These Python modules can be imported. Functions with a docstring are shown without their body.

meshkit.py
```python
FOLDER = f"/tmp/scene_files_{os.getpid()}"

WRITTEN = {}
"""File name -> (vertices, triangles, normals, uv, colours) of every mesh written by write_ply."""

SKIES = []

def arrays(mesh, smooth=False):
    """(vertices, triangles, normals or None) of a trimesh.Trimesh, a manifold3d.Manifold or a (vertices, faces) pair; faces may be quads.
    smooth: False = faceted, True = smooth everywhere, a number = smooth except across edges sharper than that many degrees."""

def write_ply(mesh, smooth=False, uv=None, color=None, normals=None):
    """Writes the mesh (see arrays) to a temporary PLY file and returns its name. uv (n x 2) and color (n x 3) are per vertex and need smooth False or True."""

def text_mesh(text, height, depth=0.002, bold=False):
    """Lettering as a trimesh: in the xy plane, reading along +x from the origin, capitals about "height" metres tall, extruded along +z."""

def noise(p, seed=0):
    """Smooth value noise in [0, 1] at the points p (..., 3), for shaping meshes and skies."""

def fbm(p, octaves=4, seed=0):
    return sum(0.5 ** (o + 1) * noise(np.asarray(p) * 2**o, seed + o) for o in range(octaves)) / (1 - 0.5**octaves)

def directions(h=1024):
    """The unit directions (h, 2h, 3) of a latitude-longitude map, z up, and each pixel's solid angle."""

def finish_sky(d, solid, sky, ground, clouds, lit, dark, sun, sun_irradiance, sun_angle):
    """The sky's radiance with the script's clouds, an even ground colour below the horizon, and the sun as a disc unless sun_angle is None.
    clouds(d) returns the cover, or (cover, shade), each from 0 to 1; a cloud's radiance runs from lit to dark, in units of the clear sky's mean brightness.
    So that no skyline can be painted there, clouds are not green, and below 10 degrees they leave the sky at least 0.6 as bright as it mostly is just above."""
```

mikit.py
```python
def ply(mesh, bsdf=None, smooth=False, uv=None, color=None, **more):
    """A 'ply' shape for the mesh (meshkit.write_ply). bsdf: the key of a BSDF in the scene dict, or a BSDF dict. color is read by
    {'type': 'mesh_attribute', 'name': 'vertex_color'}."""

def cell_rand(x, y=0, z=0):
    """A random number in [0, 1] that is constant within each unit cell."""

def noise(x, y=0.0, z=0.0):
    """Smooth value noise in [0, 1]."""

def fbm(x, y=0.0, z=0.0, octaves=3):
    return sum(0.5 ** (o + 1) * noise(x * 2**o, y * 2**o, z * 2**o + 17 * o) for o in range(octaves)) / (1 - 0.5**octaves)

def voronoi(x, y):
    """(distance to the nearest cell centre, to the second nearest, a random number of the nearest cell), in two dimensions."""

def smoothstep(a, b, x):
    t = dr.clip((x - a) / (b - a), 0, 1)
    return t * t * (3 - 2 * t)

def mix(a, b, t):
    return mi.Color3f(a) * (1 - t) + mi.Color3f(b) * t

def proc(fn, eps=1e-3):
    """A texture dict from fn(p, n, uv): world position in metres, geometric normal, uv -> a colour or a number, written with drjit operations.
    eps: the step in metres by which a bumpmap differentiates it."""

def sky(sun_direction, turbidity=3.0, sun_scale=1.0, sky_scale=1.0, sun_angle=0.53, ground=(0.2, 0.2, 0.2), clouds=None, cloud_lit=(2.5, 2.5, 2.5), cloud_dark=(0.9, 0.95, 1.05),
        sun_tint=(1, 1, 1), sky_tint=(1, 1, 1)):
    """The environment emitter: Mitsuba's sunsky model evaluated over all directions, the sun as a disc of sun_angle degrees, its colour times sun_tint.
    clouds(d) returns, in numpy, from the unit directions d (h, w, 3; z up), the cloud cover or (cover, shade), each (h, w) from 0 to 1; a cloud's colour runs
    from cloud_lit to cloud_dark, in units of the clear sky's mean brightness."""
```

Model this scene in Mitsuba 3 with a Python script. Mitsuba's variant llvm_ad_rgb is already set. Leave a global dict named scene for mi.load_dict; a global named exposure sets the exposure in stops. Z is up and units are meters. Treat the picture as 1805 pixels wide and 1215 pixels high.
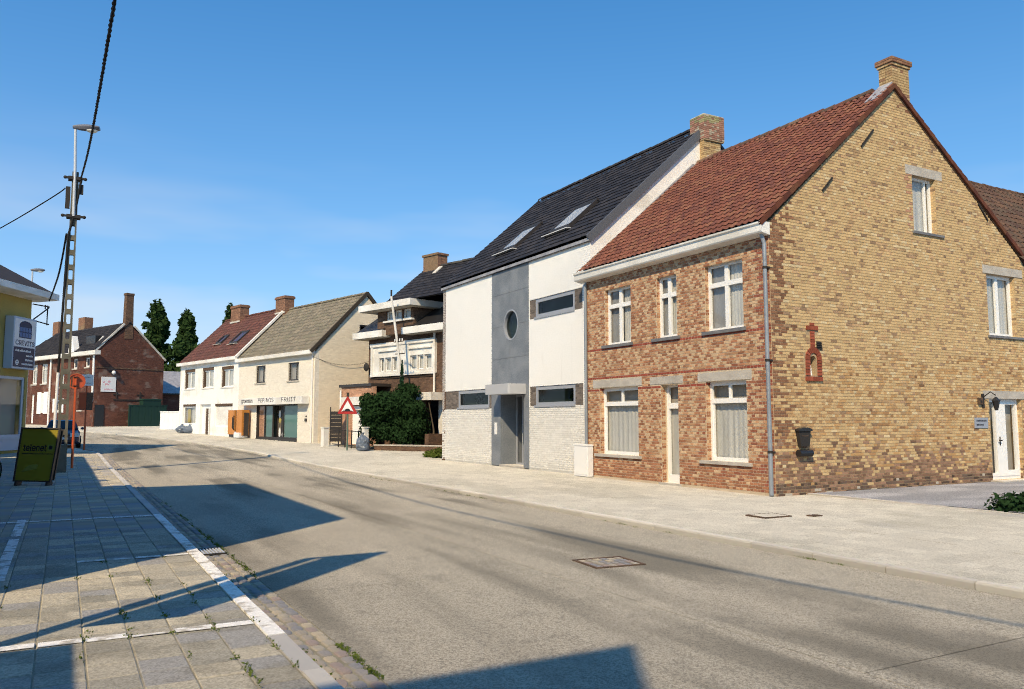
import math, numpy as np, trimesh, mitsuba as mi, mikit, meshkit, drjit as dr
from scipy.interpolate import PchipInterpolator
from scipy.cluster.vq import kmeans2
from shapely.geometry import Polygon, box as sbox, Point
from shapely import affinity
from mikit import proc, noise, fbm, cell_rand, smoothstep, mix, voronoi
T = mi.ScalarTransform4f
scene, labels = {}, {}
exposure = 1.75

# ------------------------------------------------------------------ camera, sky
FPX, VPX, VPY, PW, PH, EYE = 1430.0, 110.0, 740.0, 1805.0, 1215.0, 1.65
pitch = math.atan((VPY - PH / 2) / FPX)
_y = np.array([VPX - PW / 2, VPY - PH / 2, FPX]); _y /= np.linalg.norm(_y)
_u = np.array([0, -math.cos(pitch), math.sin(pitch)]); _u -= _y * (_y @ _u); _u /= np.linalg.norm(_u)
_R = np.stack([np.cross(_y, _u), _y, _u])
fwd, cup = _R @ [0, 0, 1], _R @ [0, -1, 0]
scene['camera'] = {'type': 'perspective', 'fov': math.degrees(2 * math.atan(PW / 2 / FPX)), 'fov_axis': 'x', 'near_clip': 0.05, 'far_clip': 5000.0,
                   'to_world': T().look_at(origin=[0, 0, EYE], target=[float(x) for x in np.array([0, 0, EYE]) + fwd], up=[float(x) for x in cup])}
SUN = np.array([-0.72, -0.694, 0.82])


def thin_cloud(d):
    el = np.degrees(np.arcsin(np.clip(d[..., 2], -1, 1)))
    a = np.arctan2(d[..., 0], d[..., 1])
    p = np.stack([a * 3.2, el * 0.30, el * 0], -1)
    w = meshkit.fbm(p, 5, 4)
    band = np.exp(-((el - 9) / 6.0) ** 2)
    return np.clip(np.clip((w - 0.40) * 1.9, 0, 1) * band * 0.45 + 0.70 * np.exp(-np.maximum(el, 0) / 8.5), 0, .9)


scene['sky'] = mikit.sky(SUN, turbidity=3, sun_scale=1.0, sky_scale=0.78, clouds=thin_cloud, cloud_lit=(2.6, 2.5, 2.4), cloud_dark=(1.2, 1.25, 1.3),
                         sun_tint=(1.0, 0.967, 0.875), sky_tint=(0.55, 1.5, 2.0))

# ------------------------------------------------------------------ helpers
_zg = PchipInterpolator([-4000, 0, 29, 40, 48.7, 58, 69, 80, 100, 200, 5000], [0, 0, 0, .1, .25, .43, .66, .95, 1.15, 1.2, 1.2])


def zg(y): return float(_zg(y))


used = {}


def K(name, parent=None):
    full = f'{parent}__{name}' if parent else name
    n = used.get(full, 0); used[full] = n + 1
    return full if n == 0 else f'{full}_{n:03d}'


def tag(k, label=None, cat=None, group=None, kind=None):
    d = labels.setdefault(k, {})
    for a, b in (('label', label), ('category', cat), ('group', group), ('kind', kind)):
        if b: d[a] = b
    return k


def thing(name, label, cat, group=None): return tag(K(name), label, cat, group)


class Fr:
    """a wall frame: origin o, a along the wall, n outward, z up"""
    def __init__(s, o, a, n):
        s.o = np.array([o[0], o[1], o[2] if len(o) > 2 else 0.0]); s.a = np.array([a[0], a[1], 0.0]); s.n = np.array([n[0], n[1], 0.0])

    def p(s, q):
        q = np.asarray(q, float)
        return s.o + q[..., 0:1] * s.a + q[..., 1:2] * s.n + q[..., 2:3] * np.array([0, 0, 1.0])

    def at(s, x, d=0.0, z=0.0): return s.o + x * s.a + d * s.n + np.array([0, 0, z])

    def mat(s, x=0, d=0, z=0):
        m = np.eye(4); m[:3, 0], m[:3, 1], m[:3, 2], m[:3, 3] = s.a, s.n, [0, 0, 1], s.at(x, d, z); return m


WORLD = Fr((0, 0), (1, 0), (0, 1))
BV = np.array([[x, y, z] for x in (0, 1) for y in (0, 1) for z in (0, 1)], float)
BF = np.array([[0, 1, 3], [0, 3, 2], [4, 6, 7], [4, 7, 5], [0, 4, 5], [0, 5, 1], [2, 3, 7], [2, 7, 6], [0, 2, 6], [0, 6, 4], [1, 5, 7], [1, 7, 3]])


class MB:
    def __init__(s): s.v, s.f, s.c, s.n = [], [], [], 0

    def raw(s, v, f, col=(.5, .5, .5)):
        v = np.asarray(v, float); s.v.append(v); s.f.append(np.asarray(f, int) + s.n); s.n += len(v)
        s.c.append(np.broadcast_to(np.asarray(col, float), (len(v), 3))); return s

    def box(s, F, s0, s1, d0, d1, z0, z1, col=(.5, .5, .5)):
        return s.raw(F.p(np.array([s0, d0, z0]) + BV * np.array([s1 - s0, d1 - d0, z1 - z0])), BF, col)

    def mesh(s, m, col=(.5, .5, .5)): return s.raw(m.vertices, m.faces, col)

    def slab(s, F, poly, d0, d1, col=(.5, .5, .5)):
        for g in getattr(poly, 'geoms', [poly]):
            if g.geom_type != 'Polygon' or g.area < 1e-6: continue
            m = trimesh.creation.extrude_polygon(g, 1.0, engine='earcut')
            q = np.array(m.vertices)
            s.raw(F.p(np.stack([q[:, 0], d0 + q[:, 2] * (d1 - d0), q[:, 1]], 1)), m.faces, col)
        return s

    def tube(s, pts, r, k=8, col=(.5, .5, .5)):
        p = np.asarray(pts, float); t = np.gradient(p, axis=0); t /= np.linalg.norm(t, axis=1, keepdims=True) + 1e-12
        ref = np.where(np.abs(t[:, 2:]) < .9, [0, 0, 1.0], [1.0, 0, 0]); a = np.cross(t, ref); a /= np.linalg.norm(a, axis=1, keepdims=True); b = np.cross(t, a)
        an = np.arange(k) * 2 * math.pi / k; r = np.broadcast_to(r, (len(p),))
        v = p[:, None] + r[:, None, None] * (np.cos(an)[None, :, None] * a[:, None] + np.sin(an)[None, :, None] * b[:, None])
        f = []
        for i in range(len(p) - 1):
            for j in range(k):
                q = [i * k + j, i * k + (j + 1) % k, (i + 1) * k + (j + 1) % k, (i + 1) * k + j]; f += [[q[0], q[1], q[2]], [q[0], q[2], q[3]]]
        n = len(p) * k; V = np.vstack([v.reshape(-1, 3), p[:1], p[-1:]])
        for j in range(k): f += [[n, (j + 1) % k, j], [n + 1, n - k + j, n - k + (j + 1) % k]]
        return s.raw(V, f, col)

    def beam(s, p0, p1, w, h, col=(.5, .5, .5)):
        p0, p1 = np.asarray(p0, float), np.asarray(p1, float); t = (p1 - p0) / np.linalg.norm(p1 - p0)
        a = np.cross(t, [0, 0, 1.0] if abs(t[2]) < .95 else [0, 1.0, 0]); a /= np.linalg.norm(a); b = np.cross(a, t)
        q = BV - [0, .5, .5]
        return s.raw(p0 + q[:, :1] * (p1 - p0) + q[:, 1:2] * a * w + q[:, 2:] * b * h, BF, col)

    def out(s): return trimesh.Trimesh(np.vstack(s.v), np.vstack(s.f), process=False)

    def put(s, name, bsdf, parent=None, color=False, kind=None, label=None):
        k = K(name, parent)
        if color and kind != 'stuff': scene[k] = mikit.ply(s.out(), tone(s.c[0][0]))
        elif color: scene[k] = mikit.ply((np.vstack(s.v), np.vstack(s.f)), bsdf, color=np.vstack(s.c))
        else: scene[k] = mikit.ply(s.out(), bsdf)
        if kind or label: tag(k, label, kind=kind)
        return k


def put(mesh, name, bsdf, parent=None, **kw): return MB().mesh(mesh).put(name, bsdf, parent, **kw)


def copies(name, parent, variants, mats, which):
    """alike pieces: each its own entry, sharing the variants' ply dicts"""
    for m, w in zip(mats, which):
        scene[K(name, parent)] = {**variants[w], 'to_world': T(np.asarray(m, float))}


def mat4(x, y, z, o):
    m = np.eye(4); m[:3, 0], m[:3, 1], m[:3, 2], m[:3, 3] = x, y, z, o; return m


# ------------------------------------------------------------------ materials
def P(name, col, rough=.6, bump=None, bscale=1.0, eps=2e-3, **kw):
    c = col if isinstance(col, dict) else {'type': 'rgb', 'value': list(col)}
    b = {'type': 'principled', 'base_color': c, 'roughness': rough, 'specular': kw.pop('specular', .3), **kw}
    if bump is not None: b = {'type': 'bumpmap', 'arbitrary': proc(bump, eps), 'scale': bscale, 'bsdf': b}
    scene[name] = {'type': 'twosided', 'bsdf': b}
    return name


VC = {'type': 'mesh_attribute', 'name': 'vertex_color'}
def C3(*a):
    """a colour of plain literals"""
    a = a[0] if len(a) == 1 else a
    return mi.Color3f(float(a[0]), float(a[1]), float(a[2]))




TONES = {}


def tone(col, rough=.9, specular=.15):
    """a plain BSDF for single pieces"""
    q = tuple(round(float(x), 3) for x in col) + (rough,)
    if q not in TONES:
        TONES[q] = f'tone_{len(TONES)}'
        scene[TONES[q]] = {'type': 'twosided', 'bsdf': {'type': 'principled', 'base_color': {'type': 'rgb', 'value': list(q[:3])}, 'roughness': rough, 'specular': specular}}
    return TONES[q]


def palette(cols, k=9):
    """the colours reduced to k tones"""
    c = np.asarray(cols, float); k = min(k, len(c)); _, lab = kmeans2(c, c[np.linspace(0, len(c) - 1, k).astype(int)][np.argsort(np.linspace(0, 1, k))], minit='matrix', iter=12)
    cen = np.array([c[lab == i].mean(0) if (lab == i).any() else c[0] for i in range(k)])
    return [cen[i] for i in lab]


def rough_bump(p, n, uv): return fbm(p.x * 60, p.y * 60, p.z * 60, 3) * 0.004


P('brick_fired', VC, .9, rough_bump, 1.0, specular=.15)
P('tile_fired', VC, .72, rough_bump, .6, specular=.3)
P('stone_piece', VC, .88, rough_bump, .8, specular=.2)


def mottled(c, d, f=6.0, k=.5, fine=90.0):
    c, d = np.array(c), np.array(d)
    def fn(p, n, uv):
        a = fbm(p.x * f, p.y * f, p.z * f, 4); b = noise(p.x * fine, p.y * fine, p.z * fine)
        return mix(C3(c), C3(d), smoothstep(.5 - k * .5, .5 + k * .5, a)) * (0.88 + .24 * b)
    return fn


P('mortar_tan', proc(mottled((.44, .335, .21), (.34, .255, .16), 3)), .95, specular=.1)
P('mortar_front', proc(mottled((.57, .475, .35), (.48, .39, .28), 3)), .95, specular=.1)
P('mortar_white', proc(mottled((.56, .55, .52), (.47, .46, .43), 3)), .95, specular=.1)


def white_fn(p, n, uv):
    w = p.x * .7 + p.y * .71
    st = fbm(w * 5, p.z * .7, 2.0, 4); g = noise(w * 55, p.z * 110, 3)
    return mix(C3(.84, .835, .805), C3(.74, .73, .69), smoothstep(.72, .98, st) * .6) * (.955 + .07 * g)


def courses_bump(p, n, uv):
    w = p.y * dr.abs(n.x) + p.x * dr.abs(n.y)
    r = p.z / .0655; row = dr.floor(r); fz = r - row
    q = w / .21 + .5 * (row - 2 * dr.floor(row * .5)); fw = q - dr.floor(q)
    m = smoothstep(0, .12, fz) * smoothstep(0, .05, fw)
    return m * .0045 + fbm(p.x * 40, p.y * 40, p.z * 40, 2) * .0015


P('white_painted_brick', proc(white_fn), .75, courses_bump, 1.0)


def row_white(p, n, uv):
    w = p.x * .6 + p.y * .8
    return mix(C3(.80, .79, .76), C3(.66, .64, .58), smoothstep(.55, .85, fbm(w * 2.2, p.z * 1.1, 1.0, 4))) * (.94 + .1 * noise(w * 30, p.z * 30))


P('white_stucco', proc(row_white), .8)


def brickmat(name, ca, cb, cm, patch=None, lime=0.0, var=.4):
    ca, cb, cm = (np.array(x) for x in (ca, cb, cm))
    def cells(p, n):
        w = p.y * dr.abs(n.x) + p.x * dr.abs(n.y)
        w = dr.select(dr.abs(n.x) > .95, p.y, dr.select(dr.abs(n.y) > .95, p.x, -p.x * n.y + p.y * n.x))
        r = p.z / .07; row = dr.floor(r); fz = r - row
        q = w / .22 + .5 * (row - 2 * dr.floor(row * .5)); cq = dr.floor(q); fw = q - cq
        return w, row, cq, smoothstep(.02, .17, fz) * smoothstep(.0, .06, fw)
    def col(p, n, uv):
        w, row, cq, m = cells(p, n)
        h = cell_rand(cq, row, 5)
        c = mix(C3(ca), C3(cb), h) * (1 - var / 2 + var * cell_rand(cq, row, 9))
        c = mix(C3(cm), c, m)
        if patch is not None:
            c = mix(c, C3(patch), .75 * smoothstep(.5, .66, fbm(w * .55, p.z * .7, 3.0, 4)))
        if lime: c = mix(c, C3(.5, .47, .42), lime * smoothstep(.6, .8, fbm(w * 1.3, p.z * 2.0, 8.0, 4)))
        return c * (1 - var * .35 + var * .7 * noise(w * 14, p.z * 25))
    def bmp(p, n, uv): return cells(p, n)[3] * .006
    return P(name, proc(col), .9, bmp, 1.0, 6e-3, specular=.15)


brickmat('far_red_brick', (.125, .050, .037), (.085, .038, .031), (.13, .09, .07), patch=(.16, .068, .047), lime=.18)
brickmat('brown_brick', (.145, .088, .058), (.088, .055, .042), (.17, .13, .10))
brickmat('pale_brick', (.72, .68, .60), (.67, .625, .54), (.67, .63, .55), var=.10)
brickmat('gable_brick', (.80, .71, .55), (.74, .645, .49), (.74, .66, .52), var=.10)  # yellower brick, with extra sunlight on the gable painted into its colour
brickmat('peach_brick', (.46, .26, .17), (.37, .2, .13), (.42, .33, .25))
brickmat('grey_band_brick', (.11, .095, .085), (.19, .16, .14), (.20, .18, .16))
brickmat('chimney_brick', (.26, .14, .09), (.16, .085, .06), (.27, .20, .15), patch=(.22, .16, .10))
P('white_frame', (.80, .80, .78), .35, specular=.5)
P('white_fascia', proc(mottled((.78, .775, .75), (.63, .61, .56), 1.4, .5)), .5)
P('grey_frame', (.30, .32, .36), .4, specular=.5)
P('dark_frame', (.035, .03, .028), .45, specular=.5)
P('lintel_stone', proc(mottled((.48, .45, .40), (.37, .34, .30), 5, .6)), .85)
P('sill_stone', proc(mottled((.12, .125, .14), (.19, .19, .19), 9, .6)), .6)
P('zinc', proc(mottled((.30, .335, .375), (.22, .25, .285), 3, .7)), .5, metallic=.25)
P('lead', proc(mottled((.45, .45, .47), (.28, .28, .30), 5, .7)), .55, metallic=.2)
P('white_mortar', proc(mottled((.66, .64, .59), (.40, .38, .34), 7, .6)), .9)
P('iron', (.03, .027, .025), .7)
P('black_paint', (.018, .018, .02), .35, specular=.5)


def granite(p, n, uv):
    s = noise(p.x * 130, p.y * 130, p.z * 130); l = fbm(p.y * 2.3, p.z * 2.3, p.x, 4)
    return mix(C3(.135, .155, .18), C3(.235, .255, .28), .6 * smoothstep(.2, .8, s) + .5 * smoothstep(.3, .75, l))


P('blue_stone', proc(granite), .6)


def curtain_fn(p, n, uv):
    w = p.x * .8 + p.y * .9
    return mix(C3(.56, .57, .55), C3(.42, .43, .41), noise(w * 22, p.z * .8)) * (.92 + .12 * noise(w * 160, p.z * 160))


P('net_curtain', proc(curtain_fn), .95, specular=.05)
scene['tinted_glass'] = {'type': 'thindielectric', 'int_ior': 1.5, 'ext_ior': 1.0, 'specular_reflectance': {'type': 'rgb', 'value': .3}, 'specular_transmittance': {'type': 'rgb', 'value': [.22, .29, .27]}}
P('room_plaster', (.34, .32, .28), .95)
scene['window_glass'] = {'type': 'thindielectric', 'int_ior': 1.5, 'ext_ior': 1.0, 'specular_reflectance': {'type': 'rgb', 'value': .55}}


def road_fn(p, n, uv):
    s = noise(p.x * 75, p.y * 75, 0) * .5 + noise(p.x * 190, p.y * 190, 4) * .5
    st = fbm(p.x * 1.35 + .6 * noise(p.y * .22, 2), p.y * .13, 3.0, 4)
    pa = fbm(p.x * .7, p.y * .35, 9.0, 5)
    c = mix(C3(.345, .318, .262), C3(.135, .126, .105), smoothstep(.42, .70, st) * (.42 + .7 * s))
    c = mix(c, C3(.41, .375, .31), .55 * smoothstep(.52, .72, pa))
    c = mix(c, C3(.16, .15, .13), .25 * smoothstep(.6, .8, fbm(p.x * 5, p.y * 4, 5, 4)))
    return c * (.52 + .62 * smoothstep(.15, .85, s))


def road_bump(p, n, uv): return noise(p.x * 75, p.y * 75, 0) * .004 + fbm(p.x * 6, p.y * 6, 1, 2) * .004


P('road_concrete', proc(road_fn), .9, road_bump, 1.0, specular=.15)


def walk_fn(p, n, uv):
    s = noise(p.x * 70, p.y * 70, 0); pa = fbm(p.x * .9, p.y * .5, 4.0, 5)
    gx, gy = p.x / .3, p.y / .3; ix, iy = dr.floor(gx), dr.floor(gy)
    jx, jy = dr.minimum(gx - ix, 1 - gx + ix), dr.minimum(gy - iy, 1 - gy + iy)
    j = smoothstep(.0, .03, dr.minimum(jx, jy))
    c = mix(C3(.50, .475, .41), C3(.43, .41, .35), smoothstep(.45, .72, pa)) * (.91 + .18 * cell_rand(ix, iy, 3))
    dm = smoothstep(.56, .7, fbm(p.x * 1.3, p.y * .55, 7.0, 5)) * smoothstep(10.5, 5, p.y) * smoothstep(9.3, 10.2, p.x)  # dappled shade of plants out of view, painted into the paving colour
    c = mix(c, C3(.27, .27, .275), dm * (.6 + .4 * s))
    c = mix(C3(.33, .30, .23), c, .62 + .38 * j); c = mix(c, C3(.27, .22, .16), .7 * smoothstep(.016, .006, dr.abs(p.x - 10.02)) * smoothstep(.35, .5, noise(p.y * 3, 2)))
    return c * (.66 + .29 * s)


def walk_bump(p, n, uv):
    gx, gy = p.x / .3, p.y / .3
    jx, jy = dr.minimum(gx - dr.floor(gx), dr.ceil(gx) - gx), dr.minimum(gy - dr.floor(gy), dr.ceil(gy) - gy)
    return smoothstep(0, .035, dr.minimum(jx, jy)) * .004 + noise(p.x * 70, p.y * 70, 0) * .002


P('walk_paving', proc(walk_fn), .9, walk_bump, 1.0, specular=.15)


def asph(p, n, uv):
    s = noise(p.x * 90, p.y * 90, 0)
    return mix(C3(.19, .195, .215), C3(.28, .285, .31), smoothstep(.35, .75, fbm(p.x * .8, p.y * 1.6, 2.0, 4))) * (.65 + .7 * s)


P('asphalt_grey', proc(asph), .9, lambda p, n, uv: noise(p.x * 90, p.y * 90, 0) * .004, 1.0, specular=.2)
P('earth', proc(mottled((.10, .095, .05), (.05, .075, .025), .4, .7, 12)), .95)
P('sand_bed', proc(mottled((.27, .245, .19), (.16, .15, .11), 6, .7, 80)), .95)
P('gravel_bed', proc(mottled((.16, .14, .10), (.07, .065, .05), 5, .8, 70)), .95)
P('white_line', proc(lambda p, n, uv: mix(C3(.66, .66, .64), C3(.36, .34, .30), smoothstep(.50, .74, fbm(p.x * 9, p.y * 9, 2, 4))) * (.85 + .3 * noise(p.x * 60, p.y * 60))), .8)
P('pole_concrete', proc(mottled((.155, .148, .118), (.10, .096, .074), 4, .7, 60)), .9)
P('galvanised', (.50, .52, .54), .4, metallic=.3)
P('orange_paint', (.46, .085, .028), .4, specular=.5)
P('red_paint', (.38, .03, .028), .4)
P('post_green', (.10, .16, .13), .5)
P('dark_green', (.012, .038, .028), .5)
P('olive_board', (.25, .205, .018), .35, specular=.5)
P('olive_mark', (.24, .24, .05), .4)
P('ink', (.012, .012, .02), .6)
P('navy_panel', (.02, .03, .075), .4)
P('sign_white', (.74, .74, .74), .45)
P('sign_blue', (.10, .17, .34), .4)
P('pink_print', (.62, .33, .38), .6)
P('grey_print', (.35, .33, .33), .6)
P('yellow_wall', proc(mottled((.42, .34, .11), (.35, .28, .09), 1.2, .6)), .9)
P('aluminium', (.42, .50, .62), .4, metallic=.1)
P('orange_wood', proc(lambda p, n, uv: mix(C3(.56, .24, .05), C3(.40, .15, .03), fbm(p.x * 4 + p.y * 4, p.z * 1.5, 2, 4)) * (.9 + .2 * noise(p.x * 60, p.y * 60, p.z * 4))), .45, specular=.5)
P('teal_blind', (.10, .215, .21), .6)
P('bag_plastic', (.12, .15, .20), .28, specular=.6)
P('car_paint', (.012, .018, .055), .22, specular=.6, clearcoat=1.0)
P('rubber', (.012, .012, .012), .8)
P('lamp_glass', (.75, .75, .68), .2)
P('rust_iron', proc(mottled((.12, .075, .05), (.06, .045, .035), 14, .7)), .85)
P('plaque_grey', (.34, .37, .43), .35, metallic=.2)
P('canopy_grey', (.42, .43, .45), .5)
P('grey_mesh', (.27, .28, .285), .95)
P('dark_tile', (.045, .038, .036), .7)
P('slate_grey', (.10, .11, .13), .5)
P('lamp_grey', (.13, .14, .17), .45)
P('statue_white', (.78, .77, .72), .6)
P('bark', (.10, .08, .055), .95)


def leafmat(name, a, b):
    c = [float((x + y) / 2) for x, y in zip(a, b)]
    scene[name] = {'type': 'principledthin', 'base_color': {'type': 'rgb', 'value': c}, 'roughness': .5, 'spec_trans': 0.0, 'diff_trans': .5}


leafmat('poplar_leaf', (.030, .062, .022), (.055, .095, .03))
leafmat('hedge_leaf', (.020, .048, .022), (.034, .07, .024))
leafmat('conifer_leaf', (.018, .05, .03), (.03, .075, .04))
leafmat('weed_leaf', (.085, .125, .025), (.12, .15, .035))

# ------------------------------------------------------------------ ground, road, pavements
def strip(xl, xr, ys, off, name, m, parent=None, nx=1, thick=None, **kw):
    """a sheet between two edge curves, following the rise of the street"""
    v, f = [], []
    for y in ys:
        a, b = xl(y), xr(y)
        for i in range(nx + 1): v.append([a + (b - a) * i / nx, y, zg(y) + (off(a + (b - a) * i / nx, i / nx) if callable(off) else off)])
    w = nx + 1
    for j in range(len(ys) - 1):
        for i in range(nx): q = j * w + i; f += [[q, q + 1, q + w + 1], [q, q + w + 1, q + w]]
    b = MB().raw(v, f)
    if thick:
        for e in (0, nx):
            vv = []
            for j in range(len(ys)): p = v[j * w + e]; vv += [p, [p[0], p[1], p[2] - thick]]
            ff = []
            for j in range(len(ys) - 1): q = 2 * j; ff += [[q, q + 1, q + 3], [q, q + 3, q + 2]]
            b.raw(vv, ff)
    return b.put(name, m, parent, **kw)


KR = PchipInterpolator([-80, 38, 46, 56, 66, 76, 86, 110, 200], [8.0, 8.0, 7.4, 5.8, 3.2, -.4, -4.6, -15, -55])
KL = PchipInterpolator([-80, 40, 46, 56, 66, 76, 86, 110, 200], [1.57, 1.57, .9, -.9, -3.6, -7.2, -11.4, -22, -62])
ROAD_Z, LW_Z, RW_Z = -.03, .03, .10
yy = np.concatenate([[-3000, -400, -80], np.arange(-40, 130, 3.0), [200, 500, 3000]])
gx = np.array([-3000, -400, -60, 0, 60, 400, 3000.0])
gv = [[x, y, zg(y) - .09] for y in yy for x in gx]
gf = []
for j in range(len(yy) - 1):
    for i in range(len(gx) - 1): q = j * len(gx) + i; gf += [[q, q + 1, q + 8], [q, q + 8, q + 7]]
tag(MB().raw(gv, gf).put('ground', 'earth'), 'flat open ground under and around the street', kind='structure')
ys_f = np.arange(-60, 131, 3.0)
road = 'road'
tag(road, 'worn beige grey concrete road with tyre streaks', kind='structure')
MID = 4.75
XG = 1.885                                    # where the cobbled gutter ends
kl = lambda y: float(KL(y)) + .315
kr = lambda y: float(KR(y)) - .006
mid = lambda y: kl(y) + (kr(y) - kl(y)) * (MID - XG) / (8 - XG)


def road_slab(xl, xr, y0, y1):
    n = max(2, int((y1 - y0) / 2.5)); ys = np.linspace(y0 + .004, y1 - .004, n + 1)
    strip(lambda y: xl(y) + .005, lambda y: xr(y) - .005, ys, ROAD_Z, 'concrete_slab', 'road_concrete', road, thick=.05)


ls = [-40, -16, -3.9, 8.1, 20.1, 32.1, 44, 56, 68, 80, 104, 130]
rs = [-40, -20, -8.2, 3.75, 15.7, 27.7, 39.7, 51.7, 63.7, 75.7, 100, 130]
for a, b in zip(ls[:-1], ls[1:]): road_slab(kl, mid, a, b)
for a, b in zip(rs[:-1], rs[1:]): road_slab(mid, kr, a, b)
strip(kl, kr, ys_f, ROAD_Z - .006, 'joint_filler', 'sand_bed', road)

pv = 'pavement'
tag(pv, 'broad pale paved footway in front of the houses', kind='structure')
strip(lambda y: float(KR(y)) + .14, lambda y: 13.88 if y < 12.2 else (19 if y < 52 else 19 - .3 * (y - 52)), np.concatenate([[-60, -30, -10], np.arange(0, 131, 3.05)]), lambda x, t: RW_Z - .055 * (1 - min(1, t * 6 / 5)), 'paving', 'walk_paving', pv, nx=6)
rng = np.random.default_rng(3)
yk = -6.0
kv = []
for c in ((.44, .42, .37), (.39, .37, .33), (.48, .455, .40)):
    m = trimesh.creation.extrude_polygon(Polygon([(0, -.2), (.135, -.2), (.135, .02), (.018, .02), (0, .0)]), .988, engine='earcut')
    q = np.array(m.vertices); b = MB().raw(np.stack([q[:, 0], q[:, 2], q[:, 1] - .018], 1), m.faces, c)
    kv.append(mikit.ply((np.vstack(b.v), np.vstack(b.f)), tone(c)))
ms, ws = [], []
for i in range(90):
    y = -6 + i; s = (float(KR(y + 1)) - float(KR(y)))
    m = np.eye(4); m[:3, 1] = [s, 1, zg(y + 1) - zg(y)]; m[:3, 3] = [float(KR(y)), y, zg(y) + RW_Z - .053]; ms.append(m); ws.append(rng.integers(3))
copies('kerbstone', pv, kv, ms, ws)
# drive and forecourt
d = MB().raw([[13.885, 12.15, RW_Z + .004], [14.18, 7.6, RW_Z + .004], [14.7, -8, RW_Z + .004], [40, -8, RW_Z + .02], [40, 12.15, RW_Z + .02]], [[0, 1, 2], [0, 2, 3], [0, 3, 4]])
tag(d.put('driveway', 'asphalt_grey'), 'bluish grey asphalt drive along the gable wall', kind='structure')
d = MB()
for i in range(12):
    d.box(Fr((13.74 + .025 * 0, 12.1 - i * 1.0), (.066, -.998), (-.998, -.066)), .0, .99, -.12 - .0, -.02, 0, RW_Z + .012)
tag(d.put('driveway_edging', 'lintel_stone'), 'flush concrete edging between drive and footway', kind='structure')

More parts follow.
